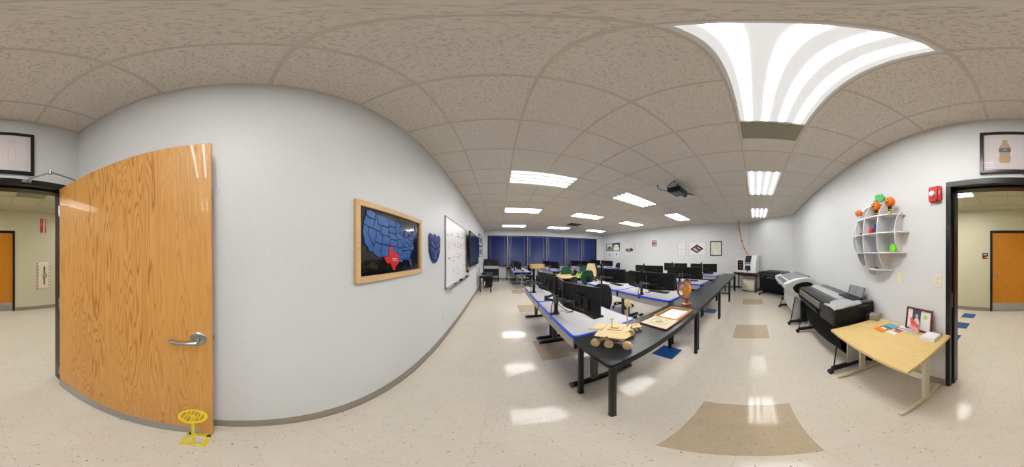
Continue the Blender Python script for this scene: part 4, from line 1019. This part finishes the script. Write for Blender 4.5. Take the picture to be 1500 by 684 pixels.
for dx_, dy_, a_, sz, lab in ((2.60, 5.02, .3, .05, 'lime green plastic part left of the others on the wood table'), (2.80, 5.02, -.2, .08, 'long lime green plastic part on the wood table'), (2.90, 5.20, .1, .075, 'tallest lime green plastic part on the wood table')):
    s = MB(); s.x = Matrix.Translation((dx_, dy_, .74)) @ Matrix.Rotation(a_, 4, 'Z')
    s.prism(rrect(-sz * 1.4, sz * 1.4, -sz * .6, sz * .6, sz * .3), 0, sz * .7); s.cyl((0, 0, sz * .6), (sz * .4, 0, sz * 1.7), sz * .45)
    tag(s.build('lime_part', 'lime', None, .004), lab, 'plastic part', 'lime green plastic parts')
for dx_, dy_, lab in ((3.0, 5.35, 'white sheet of paper lying at the right on the wood table'), (2.45, 5.05, 'white sheet of paper at the left edge of the wood table')):
    tag(MB().box((dx_, dy_, .7415), (.28, .2, .002), .3).build('paper_sheet', 'paper'), lab, 'paper')
lc = thing('lectern', 'light wood lectern box on a pale pedestal between the desks', 'lectern', (1.56, 6.52, 0))
MB().bb(-.265, .265, -.22, .22, .95, 1.085).build('box_top', 'table_wood', lc, .006); MB().bb(-.28, .28, -.24, .24, 1.085, 1.105).build('lid', 'table_wood', lc, .004)
MB().bb(-.09, .09, -.06, .06, .05, .95).build('column', 'plotter_light', lc, .006); MB().bb(-.25, .25, -.2, .2, 0, .05).build('base', 'gun_grey', lc, .01)

# ------------------------------------------------------------------ far left corner
bp = thing('black_plotter', 'black upright cutter on a stand in the corner by the windows', 'machine', (-.39, 9.30, 0))
MB().prism([(-.27, .70), (.30, .70), (.30, 1.14), (.18, 1.26), (-.16, 1.26), (-.27, 1.12)], -.42, .42, 'x').build('cabinet', 'black_plastic', bp, .008)
MB().bb(-.34, .34, -.275, -.268, .92, 1.10).build('window_panel', 'glass_dark', bp); MB().bb(-.42, .42, -.30, -.262, .72, .88).build('control_panel', 'plotter_silver', bp, .01)
MB().bb(-.38, .38, -.22, .25, .34, .70).build('lower_box', 'black_matte', bp)
for sx in (-1, 1):
    for sy in (-1, 1): MB().bb(sx * .38 - .025, sx * .38 + .025, sy * .22 - .025, sy * .22 + .025, 0, .72).build('leg', 'black_metal', bp)
MB().bb(-.36, .36, -.02, .02, .12, .16).build('stretcher', 'black_metal', bp)
bt = thing('side_table', 'small low black table against the whiteboard wall near the windows', 'table', (-.50, 7.05, 0))
MB().bb(-.245, .225, -.72, .72, .635, .66).build('table_top', 'dark_laminate', bt, .004); MB().bb(-.22, .2, -.69, .69, .58, .635).build('apron', 'black_metal', bt)
for sx in (-.215, .195):
    for sy in (-.69, .69): MB().bb(sx - .02, sx + .02, sy - .02, sy + .02, 0, .60).build('leg', 'black_metal', bt)
t = thing('computer_tower', 'black computer tower on the floor under the low black table', 'computer', (-.46, 7.55, 0))
MB().bb(-.14, .14, -.2, .2, .01, .43).build('case', 'black_plastic', t, .006); MB().bb(-.13, .13, -.205, -.2, .03, .41).build('front_panel', 'black_matte', t)
t = thing('desk_phone', 'small black device with a cord on the low black table', 'device', (-.62, 7.0, .66))
MB().prism([(-.1, 0), (.1, 0), (.1, .03), (-.1, .07)], -.09, .09, 'x').build('body', 'black_plastic', t, .004); MB().tube([(-.02, -.1, .02), (-.12, -.2, .06), (-.17, -.3, .12), (-.2, -.1, .3)], .005, 6, 4).build('cord', 'black_plastic', t)
t = thing('black_console', 'narrow black console table below the windows behind the first desk row', 'table', (1.2, 9.68, 0))
MB().bb(-.74, .72, -.11, .11, .68, .71).build('table_top', 'dark_laminate', t, .004)
for sx in (-.70, .68):
    for sy in (-.08, .08): MB().bb(sx - .02, sx + .02, sy - .02, sy + .02, 0, .68).build('leg', 'black_metal', t)

# ------------------------------------------------------------------ objects on the black tables
BT = .735
def rover(loc, rz, k_, lab):
    t = thing('wooden_rover', lab, 'model', loc, rz); t.scale = (k_, k_, k_)
    # local x forward (towards camera side of wheels), length ~.26, width ~.17
    for sy in (-1, 1):
        for i, wx in enumerate((-.115, -.02, .105)):
            w_ = MB().cyl((wx, sy * .098, .030), (wx, sy * .124, .030), .030, 20)
            for q in range(12):
                a_ = R(30 * q); w_.box((wx + .030 * math.cos(a_), sy * .111, .030 + .030 * math.sin(a_)), (.006, .026, .004), 0, 0, -a_ + R(90))
            w_.cyl((wx, sy * .124, .030), (wx, sy * .128, .030), .009, 10).cyl((wx, sy * .09, .030), (wx, sy * .124, .030), .006, 8)
            w_.build('wheel', 'ply', t)
        MB().prism([(-.12, .02), (-.10, .018), (-.06, .055), (-.02, .022), (0, .022), (-.03, .07), (.04, .062), (.1, .02), (.115, .03), (.05, .08), (-.07, .08)], sy * .090 - .003, sy * .090 + .003, 'y').build('rocker_arm', 'ply', t)
    MB().bb(-.105, .085, -.05, .05, .070, .105).prism([(-.11, -.045), (.10, -.045), (.12, 0), (.10, .045), (-.11, .045)], .062, .070).build('chassis', 'ply', t, .002)
    MB().prism([(-.12, -.04), (-.09, -.07), (.02, -.08), (.09, -.06), (.11, -.02), (.11, .06), (.06, .10), (-.02, .105), (-.06, .08), (-.12, .05)], .112, .117).build('deck', 'ply', t)
    s = MB(); s.x = Matrix.Translation((.01, -.085, .108)) @ Matrix.Rotation(R(16), 4, 'X'); s.prism([(-.13, -.045), (.08, -.05), (.12, -.01), (.09, .02), (-.12, .02)], 0, .005); s.build('solar_wing', 'ply', t)
    s = MB(); s.x = Matrix.Translation((-.13, .02, .112)) @ Matrix.Rotation(R(-10), 4, 'Y'); s.prism([(-.06, -.06), (.05, -.07), (.06, .03), (-.02, .06)], 0, .005); s.build('solar_wing', 'ply', t)
    MB().prism([(-.05, -.04), (.05, -.04), (.06, .03), (-.04, .05)], .112, .125).prism([(-.03, -.02), (.03, -.025), (.03, .02), (-.02, .03)], .125, .138).build('top_box', 'ply', t)
    s = MB()
    for x_, y_ in ((-.03, -.135), (.045, -.06), (.06, .05)): s.box((x_, y_, .1135 if y_ > -.1 else .104), (.018, .010, .004), .3)
    s.each('slot', 'black_matte', t)
    MB().cyl((.085, .055, .11), (.085, .055, .30), .006, 10).cyl((.085, .055, .11), (.085, .055, .125), .012, 10).build('mast', 'ply', t)
    MB().box((.085, .055, .315), (.03, .065, .04), .5).box((.090, .045, .342), (.02, .03, .022), .5).cyl((.095, .035, .315), (.112, .03, .315), .008).build('camera_head', 'ply', t, .002)
    MB().cyl((-.02, -.01, .13), (-.02, -.01, .205), .004, 8).cyl((-.02, -.01, .203), (-.02, -.01, .210), .015, 12).build('antenna', 'ply', t)
rover((.850, .978, BT), R(-52), 1.08, 'large laser-cut wooden rover model on the corner of the nearest table')
rover((1.155, 1.030, BT), R(-30), .40, 'tiny laser-cut wooden rover model behind the large one')
t = thing('framed_drawing', 'flat cream framed drawing with dark red edge lying on black table', 'framed picture', (1.43, .928, BT))
MB().bb(-.145, .14, -.158, .158, 0, .016).build('frame', 'dark_red_wood', t, .002); MB().bb(-.138, .133, -.151, .151, .0155, .0175).build('print', 'cream_print', t)
s = MB()
for rr_, wd in ((.10, .0025), (.088, .0012)): s.tube([(-.01 + rr_ * .75 * math.cos(R(q)), .01 + rr_ * math.sin(R(q)), .0177) for q in range(0, 361, 15)], wd, 4)
s.build('ring_motif', 'tan_ink', t); MB().lathe([(.045, .0174), (.04, .0182), (.001, .0183)], (-.01, .01, 0), 16).build('centre_motif', 'tan_ink', t)
t = thing('picture_frame', 'flat honey-wood picture frame around white paper lying on black table', 'framed picture', (1.745, .938, BT))
s = MB(); hw, hh, tt = .205, .158, .017
for b_ in ([(-hw, -hh), (hw, -hh), (hw - tt, -hh + tt), (-hw + tt, -hh + tt)], [(-hw, hh), (-hw + tt, hh - tt), (hw - tt, hh - tt), (hw, hh)], [(-hw, -hh), (-hw + tt, -hh + tt), (-hw + tt, hh - tt), (-hw, hh)], [(hw, -hh), (hw, hh), (hw - tt, hh - tt), (hw - tt, -hh + tt)]): s.prism(b_, .0, .026)
s.build('frame', 'honey_wood', t, .002); MB().bb(-.19, .19, -.143, .143, .006, .010).build('mat_board', 'teal_dark', t); MB().bb(-.16, .155, -.115, .115, .010, .011).build('paper', 'paper', t)
# globe-like wooden piece
t = thing('wooden_globe', 'reddish wooden stand with a perforated yellow wooden disc on black table', 'ornament', (2.205, .975, BT), R(-66))
MB().lathe([(.075, 0), (.078, .01), (.075, .024), (.03, .028), (.02, .034)], (0, 0, 0), 28).build('base', 'red_wood', t)
MB().lathe([(.02, .03), (.026, .045), (.014, .055), (.018, .07), (.01, .08)], (0, 0, 0), 16).build('neck', 'brown_wood', t)
s = MB(); rings = []
for q in range(62, 302, 10):   # C-shaped meridian in local x-z plane, opening to +x
    a_ = R(q)
    c_, s_ = math.cos(a_), math.sin(a_); zc = .228
    rings.append([(-.0 + c_ * r_, y_, zc + s_ * r_) for r_, y_ in ((.118, -.016), (.145, -.016), (.145, .016), (.118, .016))])
s.loft(rings).build('meridian_arc', 'red_wood', t, .003)
s = MB(); s.x = Matrix.Translation((.0, .0, .228)) @ Matrix.Rotation(R(14), 4, 'Y') @ Matrix.Rotation(R(-62), 4, 'Z')
s.lathe([(.098, -.018), (.104, -.012), (.104, .012), (.098, .018)], (0, 0, 0), 32, 'y')
s.build('disc', 'honey_wood', t)
s = MB(); s.x = Matrix.Translation((.0, .0, .228)) @ Matrix.Rotation(R(14), 4, 'Y') @ Matrix.Rotation(R(-62), 4, 'Z')
for q in range(12):
    a_ = R(30 * q); s.cyl((.078 * math.cos(a_), -.0195, .078 * math.sin(a_)), (.078 * math.cos(a_), .0195, .078 * math.sin(a_)), .011, 10)
for q in range(6):
    a_ = R(60 * q + 10); s.cyl((.038 * math.cos(a_), -.0195, .038 * math.sin(a_)), (.038 * math.cos(a_), .0195, .038 * math.sin(a_)), .010, 10)
s.build('holes', 'brown_wood', t)
MB().cyl((.03, 0, .33), (.04, 0, .372), .006, 8).cyl((-.03, 0, .125), (-.045, 0, .09), .006, 8).ball((.042, 0, .376), .009).each('axis_pin', 'mustard', t)

# ------------------------------------------------------------------ wood desk by the door with its things
DH = .73
dk = thing('wood_desk', 'light oak desk with cream metal legs beside the doorway', 'desk', (.955, -1.02, 0))
MB().prism([(-.44, -.315), (.435, -.315), (.435, .315), (-.44, .315)], DH - .026, DH).build('desk_top', 'oak_desk', dk, .004)
for sx in (-1, 1):
    x = .30 * sx + (.14 * sx)
    x = .435 if sx > 0 else -.335
    MB().bb(x - .018, x + .018, -.10, -.03, .04, DH - .03).build('leg', 'desk_leg', dk, .004)
    s = MB().bb(x - .02, x + .02, -.30, .24, .004, .045); s.build('foot', 'desk_leg', dk, .01)
    s = MB()
    for q in (.42, .50, .58): s.cyl((x - .020, -.065, q), (x + .020, -.065, q), .006, 8)
    s.each('bolt', 'gun_grey', dk)
    MB().bb(x - .015, x + .015, -.27, .25, DH - .05, DH - .026).build('top_bracket', 'desk_leg', dk)
MB().bb(-.33, .43, -.085, -.055, .30, .38).build('crossbar', 'desk_leg', dk)
t = thing('desk_device', 'small grey box-shaped device with black front on the desk corner', 'device', (1.375, -1.235, DH), R(-62))
MB().prism(rrect(-.045, .045, 0, .082, .018), -.075, .035, 'y').build('grey_shell', 'camera_grey', t, .003); MB().prism(rrect(-.047, .047, 0, .08, .02), .035, .078, 'y').build('black_front', 'black_plastic', t, .004)
MB().cyl((0, .078, .042), (0, .092, .042), .024, 16).build('lens', 'black_metal', t)
def leaflet(cx, cy, w, h_, rz, bands, lab, lift=0):
    t = thing('leaflet', lab, 'leaflet', (cx, cy, DH + .0005 + lift), rz)
    MB().bb(-w / 2, w / 2, -h_ / 2, h_ / 2, 0, .0012).build('sheet', bands[0], t)
    for i, (m_, x0, x1, y0, y1) in enumerate(bands[1:]): MB().bb(x0 * w, x1 * w, y0 * h_, y1 * h_, .0012, .0016 + i * .0002).build('printed_area', m_, t)
leaflet(1.105, -1.160, .135, .225, R(-6), ['coral', ('sky_blue', -.5, .5, -.5, -.1), ('leaf_green', -.5, .5, -.12, .16), ('gun_grey', -.4, .3, -.15, -.02), ('orange_plastic', -.5, .5, .16, .5), ('paper', -.2, .25, .05, .2)], 'leaflet with blue sky over green and an orange band on the desk')
leaflet(.990, -1.185, .115, .20, R(-4), ['mustard', ('magenta', -.5, .1, -.2, .2), ('paper', -.5, .5, .22, .5), ('gun_grey', -.2, .35, -.3, .0)], 'yellow and pink leaflet right of the orange one on the desk')
leaflet(.955, -1.265, .12, .10, R(8), ['paper', ('sky_blue', -.5, .5, .1, .35)], 'small white and blue leaflet behind the yellow one', .003)
fm = thing('desk_picture', 'dark red framed photo leaning against the wall on the desk', 'framed picture', (.82, -1.292, DH + .002), 0)
fm.rotation_euler = (R(8), 0, R(-3))
s = MB(); hw, H2, tt = .148, .235, .016
def yb(pts, a0, b0, m_, nm, bev=0): return MB().prism(pts, a0, b0, 'y').build(nm, m_, fm, bev)
for i, b_ in enumerate(([(-hw, 0), (hw, 0), (hw - tt, tt), (-hw + tt, tt)], [(-hw, H2), (-hw + tt, H2 - tt), (hw - tt, H2 - tt), (hw, H2)], [(-hw, 0), (-hw + tt, tt), (-hw + tt, H2 - tt), (-hw, H2)], [(hw, 0), (hw, H2), (hw - tt, H2 - tt), (hw - tt, tt)])): s.prism(b_, 0, .02, 'y')
s.build('frame', 'dark_red_wood', fm, .002)
yb([(-.138, .01), (.138, .01), (.138, .225), (-.138, .225)], .004, .008, 'paper', 'print')
yb([(-.02, .016), (.078, .016), (.078, .218), (-.02, .218)], .008, .009, 'teal_dark', 'photo')
yb([(-.005, .016), (.055, .016), (.05, .11), (.038, .13), (.008, .13), (-.002, .11)], .009, .0096, 'paper', 'shirt'); yb([(.024 + .017 * math.cos(R(q)), .155 + .023 * math.sin(R(q))) for q in range(0, 360, 30)], .0096, .0104, 'skin', 'face')
yb([(.006, .15), (.008, .178), (.024, .185), (.040, .178), (.042, .15), (.036, .172), (.024, .175), (.012, .170)], .0104, .011, 'brown_wood', 'hair')
yb([(-.072 + (.026 if q % 2 else .018) * math.cos(R(q * 30)), .158 + (.026 if q % 2 else .018) * math.sin(R(q * 30))) for q in range(12)], .008, .0092, 'lime_soft', 'star_sticker')
hd = thing('card_holder', 'clear acrylic holder with a red flyer in front of the framed photo', 'card holder', (.832, -1.225, DH), R(-3))
MB().bb(-.055, .045, -.02, .045, .0, .003).build('base', 'clear_acrylic', hd); MB().box((-.003, -.022, .065), (.105, .003, .13), 0, R(8)).box((-.003, .004, .038), (.105, .002, .07), 0, R(8)).build('pocket', 'clear_acrylic', hd)
s = MB().prism([(-.045, .01), (.042, .01), (.042, .17), (-.045, .088)], -.015, -.013, 'y'); s.build('red_flyer', 'coral', hd)
text('lettering', 'TSTC', .030, 'paper', hd, (.015, -.0125, .075), FACE_POSY, .0003)
cs = thing('card_stack', 'stack of white cards in a low clear tray at the desk edge', 'cards', (.638, -1.212, DH), R(-2))
MB().bb(-.068, .068, -.070, -.064, 0, .035).bb(-.066, .066, -.066, .05, 0, .003).build('tray', 'gun_grey', cs)
for i in range(3): MB().bb(-.064 + i * .001, .064 + i * .001, -.062, .068, .003 + i * .0105, .013 + i * .0105).build('card_bundle', 'paper', cs)

# ------------------------------------------------------------------ plotter nearest the desk
p1 = thing('grey_plotter', 'wide dark grey plotter with silver cover standing nearest the oak desk', 'plotter', (2.17, -1.07, 0))
# front is +y; near end is -x
prof = [(-.255, .69), (.20, .69), (.265, .73), (.27, .80), (.255, .895), (.235, .915), (-.20, .93), (-.25, .915)]
MB().prism(prof, -.66, .66, 'x').build('body', 'plotter_dark', p1, .012, seg=3)
MB().prism([(-.262, .68), (.215, .68), (.275, .73), (.278, .80), (.262, .90), (-.255, .92)], -.70, -.655, 'x').build('end_cover', 'black_plastic', p1, .012, seg=3)
MB().prism([(-.262, .68), (.215, .68), (.275, .73), (.278, .80), (.262, .90), (-.255, .92)], .655, .70, 'x').build('end_cover', 'black_plastic', p1, .012, seg=3)
s = MB(); rings = []
for x in [-.685, -.66, -.58, -.50, -.44, -.40]:
    k_ = {-.685: -.012, -.66: 0, -.58: .008, -.50: .003, -.44: -.002, -.40: -.006}[x]
    rings.append([(x, -.10, .918), (x, .27 - (.02 if x < -.67 else 0), .890 + k_), (x, .27 - (.02 if x < -.67 else 0), .905 + k_), (x, .12, .934 + k_), (x, -.10, .94 + k_)])
s.loft(rings).build('control_cover', 'plotter_silver', p1, .004)
MB().prism([(-.07, .925), (.07, .915), (.07, .937), (-.07, .946)], -.40, .60, 'x').build('top_cover', 'plotter_silver', p1, .004)
MB().prism([(.075, .91), (.235, .893), (.235, .90), (.075, .925)], -.40, .62, 'x').build('roll_cover', 'gun_grey', p1, .003)
MB().prism([(-.25, .915), (-.08, .925), (-.08, .94), (-.25, .93)], -.69, .62, 'x').build('rear_cover', 'gun_grey', p1, .004)
MB().prism([(.265, .79), (.282, .79), (.28, .87), (.265, .88)], -.28, .60, 'x').build('front_slot', 'bronze_grey', p1, .003)
MB().bb(-.25, .60, .272, .30, .745, .765).bb(-.25, .60, .268, .285, .715, .745).build('output_rail', 'black_metal', p1, .004)
MB().bb(-.66, -.30, .266, .276, .70, .88).build('ink_door', 'plotter_dark', p1, .006)
MB().bb(-.706, -.699, -.16, -.02, .885, .905).build('side_handle', 'glass_dark', p1, .002)
s = MB(); s.x = Matrix.Translation((-.42, -.16, .935)) @ Matrix.Rotation(R(18), 4, 'X')
s.bb(-.15, .15, -.012, .0, 0, .155).bb(-.155, -.148, -.02, .012, 0, .15).bb(.148, .155, -.02, .012, 0, .15).bb(-.005, .005, 0, .008, .01, .15); s.build('sheet_feeder', 'plotter_grey', p1, .003)
MB().bb(-.60, -.24, -.17, -.02, .925, .955).build('feeder_base', 'black_plastic', p1, .006)
for sx in (-1, 1):
    MB().bb(sx * .655 - .012, sx * .655 + .012, -.12, .10, .10, .69).build('stand_panel', 'plotter_silver', p1, .004)
    MB().bb(sx * .655 - .03, sx * .655 + .03, -.25, .29, .045, .10).build('foot', 'black_plastic', p1, .014)
    MB().tube([(sx * .665, .27, .09), (sx * .60, .17, .69)], .008, 8).build('brace', 'black_metal', p1)
    for cy in (-.23, .30): MB().cyl((sx * .655 - .025, cy, .03), (sx * .655 + .025, cy, .03), .03, 16).cyl((sx * .655, cy, .03), (sx * .655, cy, .07), .012, 8).build('caster', 'black_matte', p1)
MB().bb(-.64, .64, -.04, -.01, .16, .20).build('crossbar', 'black_metal', p1)
s = MB(); rings = []
for x in (-.60, -.3, 0, .3, .60):
    sag = .05 * (1 - (x / .6) ** 2)
    pts_ = [(.17, .68), (.16, .50), (.14 + sag * .5, .30 - sag * .5), (.04, .17 - sag * .5), (-.08, .24)]
    rings.append([(x, y_, z_) for y_, z_ in pts_] + [(x, y_ - .006, z_ + .006) for y_, z_ in pts_[::-1]])
s.loft(rings).build('fabric_bin', 'mesh_bin', p1, 0, 60)

# ------------------------------------------------------------------ white plotter in the middle
p2 = thing('white_plotter', 'pale grey plotter with arched end shells between two dark plotters', 'plotter', (3.86, -.98, 0))
def arch(k_=1.0, d=0):   # side profile (y front positive, z)
    return [(-.27 - d, .70 - d), (.05, .62 - d), (.30 + d * .5, .72 - d), (.385 + d, .85), (.375 + d, .90 + d), (.26, .95 + d), (.10, 1.00 + d), (-.08, 1.015 + d), (-.22, .985 + d), (-.30 - d, .90), (-.32 - d, .80)]
MB().prism(arch(), -.58, .58, 'x').build('body', 'plotter_light', p2, .01, seg=3)
for sx in (-1, 1):
    a0, a1 = sx * .58, sx * .72
    o_, i_ = arch(1, .022), [(-.19, .66), (.06, .63), (.20, .73), (.235, .84), (.16, .905), (.03, .94), (-.08, .945), (-.18, .92), (-.23, .84)]
    s = MB().prism(o_, a0, a1 - sx * .02, 'x'); s.build('end_shell', 'plotter_light', p2, .014, seg=3)
    MB().prism([(y_ * .97, z_) for y_, z_ in i_], a1 - sx * .022, a1 - sx * .012, 'x').build('end_recess', 'black_plastic', p2)
    # rim of the arch around the recess
    s = MB(); n_ = 11; outer = [(-.29, .80), (-.27, .93), (-.19, .995), (-.08, 1.03), (.10, 1.015), (.26, .965), (.37, .90), (.375, .85), (.30, .74), (.12, .65), (.02, .63)]
    inner = [(-.23, .80), (-.215, .89), (-.15, .935), (-.07, .955), (.06, .945), (.15, .915), (.215, .875), (.225, .83), (.18, .75), (.08, .69), (.02, .68)]
    for q in range(n_ - 1): s.prism([outer[q], outer[q + 1], inner[q + 1], inner[q]], a1 - sx * .025, a1, 'x')
    s.build('arch_rim', 'plotter_light', p2, .002)
MB().prism([(-.10, 1.012), (.11, .995), (.25, .952), (.25, .963), (.11, 1.010), (-.10, 1.026)], -.46, .46, 'x').build('window_cover', 'plotter_grey', p2, .003)
MB().prism([(.262, .90), (.36, .875), (.378, .905), (.27, .945)], -.50, .50, 'x').build('output_slot', 'glass_dark', p2)
MB().prism([(.25, .76), (.36, .83), (.385, .855), (.24, .80)], -.50, .50, 'x').build('tray', 'gun_grey', p2)
MB().bb(.56, .72, .0, .24, .955, 1.035).build('control_panel', 'gun_grey', p2, .02, seg=3)
MB().bb(-.45, .5, -.24, -.12, 1.0, 1.03).cyl((-.5, -.18, 1.03), (.55, -.18, 1.03), .022, 12).build('rear_roll', 'plotter_grey', p2)
MB().prism([(.05, .62), (.16, .60), (.19, .30), (.10, .12), (-.02, .12), (.02, .35)], -.55, .50, 'x').build('paper_bin', 'plotter_light', p2, .006)
for sx in (-1, 1):
    MB().bb(sx * .63 - .03, sx * .63 + .03, -.14, .04, .09, .66).build('stand_leg', 'black_plastic', p2, .006)
    MB().bb(sx * .63 - .035, sx * .63 + .035, -.27, .27, .045, .10).build('foot', 'black_plastic', p2, .014)
    MB().tube([(sx * .64, .25, .09), (sx * .60, .14, .66)], .010, 8).build('brace', 'black_metal', p2)
    for cy in (-.25, .28): MB().cyl((sx * .63 - .028, cy, .03), (sx * .63 + .028, cy, .03), .03, 16).cyl((sx * .63, cy, .03), (sx * .63, cy, .07), .012, 8).build('caster', 'black_matte', p2)
MB().bb(-.60, .60, -.08, -.05, .16, .22).build('crossbar', 'black_metal', p2)

# ------------------------------------------------------------------ black plotter along the slanted wall
# local x runs along the wall, local +y away from it
cx_, cy_ = 5.83, -.53
p3 = thing('black_plotter', 'long black plotter with fabric front along the slanted wall', 'plotter', (5.847, -.757, 0), math.atan2(DG0[1] - DG1[1], DG0[0] - DG1[0]))
p3.scale = (.81, 1, 1)
MB().prism([(-.20, .70), (.22, .70), (.28, .77), (.27, .86), (-.16, .90), (-.20, .88)], -.69, .69, 'x').build('body', 'black_plastic', p3, .012, seg=3)
MB().prism([(-.15, .90), (.16, .875), (.16, .905), (-.13, .945)], -.60, .50, 'x').build('top_cover', 'plotter_dark', p3, .008)
MB().bb(.52, .70, -.05, .30, .84, .905).build('control_end', 'glass_dark', p3, .02, seg=3); MB().bb(-.70, -.55, -.05, .30, .84, .90).build('control_end', 'black_plastic', p3, .02)
MB().bb(-.5, .5, .265, .285, .78, .80).build('front_rail', 'gun_grey', p3)
s = MB(); rings = []
for x in (-.62, -.3, 0, .3, .62):
    pts_ = [(.24, .68), (.26, .45), (.22, .22), (.08, .10), (-.06, .12)]
    rings.append([(x, y_, z_) for y_, z_ in pts_] + [(x, y_ - .008, z_ + .008) for y_, z_ in pts_[::-1]])
s.loft(rings).build('fabric_bin', 'mesh_bin', p3, 0, 60)
for sx in (-1, 1):
    MB().bb(sx * .64 - .02, sx * .64 + .02, -.10, .06, .08, .70).build('stand_leg', 'black_plastic', p3, .004)
    MB().bb(sx * .64 - .025, sx * .64 + .025, -.18, .30, .04, .085).build('foot', 'black_plastic', p3, .01)
    for cy in (-.16, .29): MB().cyl((sx * .64 - .02, cy, .025), (sx * .64 + .02, cy, .025), .025, 14).cyl((sx * .64, cy, .03), (sx * .64, cy, .06), .01, 8).build('caster', 'black_matte', p3)
MB().bb(-.62, .62, -.03, .0, .30, .34).build('crossbar', 'black_metal', p3)

# ------------------------------------------------------------------ milling corner
ct = thing('machine_table', 'brown-topped black frame table carrying the white milling machine', 'table', (6.77, .33, 0), math.atan2(.90, .433) - math.pi / 2)
# local x = away from camera (towards the wall), local y along the front edge
MB().bb(-.17, .27, -.54, .55, .755, .785).build('table_top', 'brown_wood', ct, .004)
for sx in (-.15, .24):
    for sy in (-.51, .52): MB().bb(sx - .018, sx + .018, sy - .018, sy + .018, 0, .755).build('leg', 'black_metal', ct)
MB().bb(-.15, .24, -.52, -.50, .08, .115).bb(-.15, .24, .51, .53, .08, .115).bb(-.155, -.125, -.51, .52, .70, .755).bb(.10, .13, -.51, .52, .62, .65).each('rail', 'black_metal', ct)
rzt = math.atan2(.90, .433) - math.pi / 2
def on_ct(x, y): 
    c_, s_ = math.cos(rzt), math.sin(rzt); return (6.77 + x * c_ - y * s_, .33 + x * s_ + y * c_)
X_, Y_ = on_ct(.04, -.16)
ml = thing('milling_machine', 'white enclosed milling machine with dark sloped window on machine table', 'machine', (X_, Y_, .785), rzt)
MB().prism([(-.20, 0), (.18, 0), (.18, .70), (-.06, .70), (-.19, .42), (-.20, .06)], .17, .19, 'y').prism([(-.20, 0), (.18, 0), (.18, .70), (-.06, .70), (-.19, .42), (-.20, .06)], -.33, -.10, 'y').bb(.16, .18, -.10, .17, 0, .70).bb(-.06, .18, -.1, .17, .68, .70).bb(-.20, .18, -.1, .17, 0, .08).build('enclosure', 'white_paint', ml, .004)
s = MB().prism([(-.195, .43), (-.07, .69), (-.062, .685), (-.187, .425)], -.095, .165, 'y'); s.build('sloped_window', 'glass_dark', ml)
MB().bb(-.205, -.195, -.095, .165, .36, .43).build('window_bar', 'silver', ml, .002)
MB().bb(-.199, -.192, -.08, .15, .14, .35).build('front_window', 'glass_dark', ml); MB().bb(-.206, -.199, -.10, .17, .30, .345).build('front_trim', 'white_paint', ml)
MB().cyl((.02, .03, .2), (.02, .03, .5), .05).bb(-.05, .10, -.05, .12, .12, .2).build('spindle', 'gun_grey', ml)
MB().cyl((-.205, .03, .05), (-.195, .03, .05), .035, 14).build('dial', 'black_plastic', ml); MB().bb(-.206, -.199, .02, .06, .012, .03).build('yellow_label', 'yellow_tag', ml)
X_, Y_ = on_ct(.09, .27)
tc_ = thing('tool_cabinet', 'small cream cabinet with a black window beside the milling machine', 'cabinet', (X_, Y_, .785), rzt)
MB().bb(-.14, .14, -.19, .19, 0, .575).build('case', 'ivory', tc_, .008); MB().prism(rrect(-.13, .13, .09, .50, .04), -.146, -.138, 'x').build('window', 'glass_dark', tc_)
s = MB()
for q in (.17, .28, .39): s.bb(-.149, -.146, -.07, .05, q, q + .05)
s.each('readout', 'gun_grey', tc_)
X_, Y_ = on_ct(.06, -.12)
uc = thing('base_cabinet', 'cream metal cabinet on the floor under the machine table', 'cabinet', (X_, Y_, 0), rzt)
MB().bb(-.18, .20, -.30, .26, .04, .475).build('case', 'cream_metal', uc, .006); MB().bb(-.184, -.18, -.27, .23, .07, .45).build('door', 'ivory', uc, .002)
MB().bb(-.17, .19, -.29, .25, .0, .04).build('plinth', 'black_matte', uc)
hs = thing('air_hose', 'orange hose hanging from the ceiling down to the milling machine', 'hose', (0, 0, 0))
MB().tube([(7.17, .70, CH), (7.175, .66, 2.62), (7.14, .56, 2.13), (7.09, .45, 1.80), (7.0, .34, 1.60), (6.90, .25, 1.42)], .022, 10, 6).build('hose', 'orange_hose', hs)
s = MB()
for p_, q_ in (((7.175, .665, 2.64), (7.174, .655, 2.60)), ((7.14, .562, 2.15), (7.135, .552, 2.11)), ((7.092, .455, 1.82), (7.085, .443, 1.78)), ((7.0, .342, 1.605), (6.99, .33, 1.585))): s.cyl(p_, q_, .028, 10)
s.each('clip', 'black_plastic', hs)
MB().tube([(7.19, .76, CH), (7.22, .76, 2.75), (7.20, .70, 2.55)], .006, 6, 5).build('thin_cord', 'coral', hs)
tag(MB().cyl((7.17, .70, CH - .012), (7.17, .70, CH), .05, 14).build('ceiling_grommet', 'sign_red'), 'dark red ceiling fitting where the orange hose enters', 'fitting')
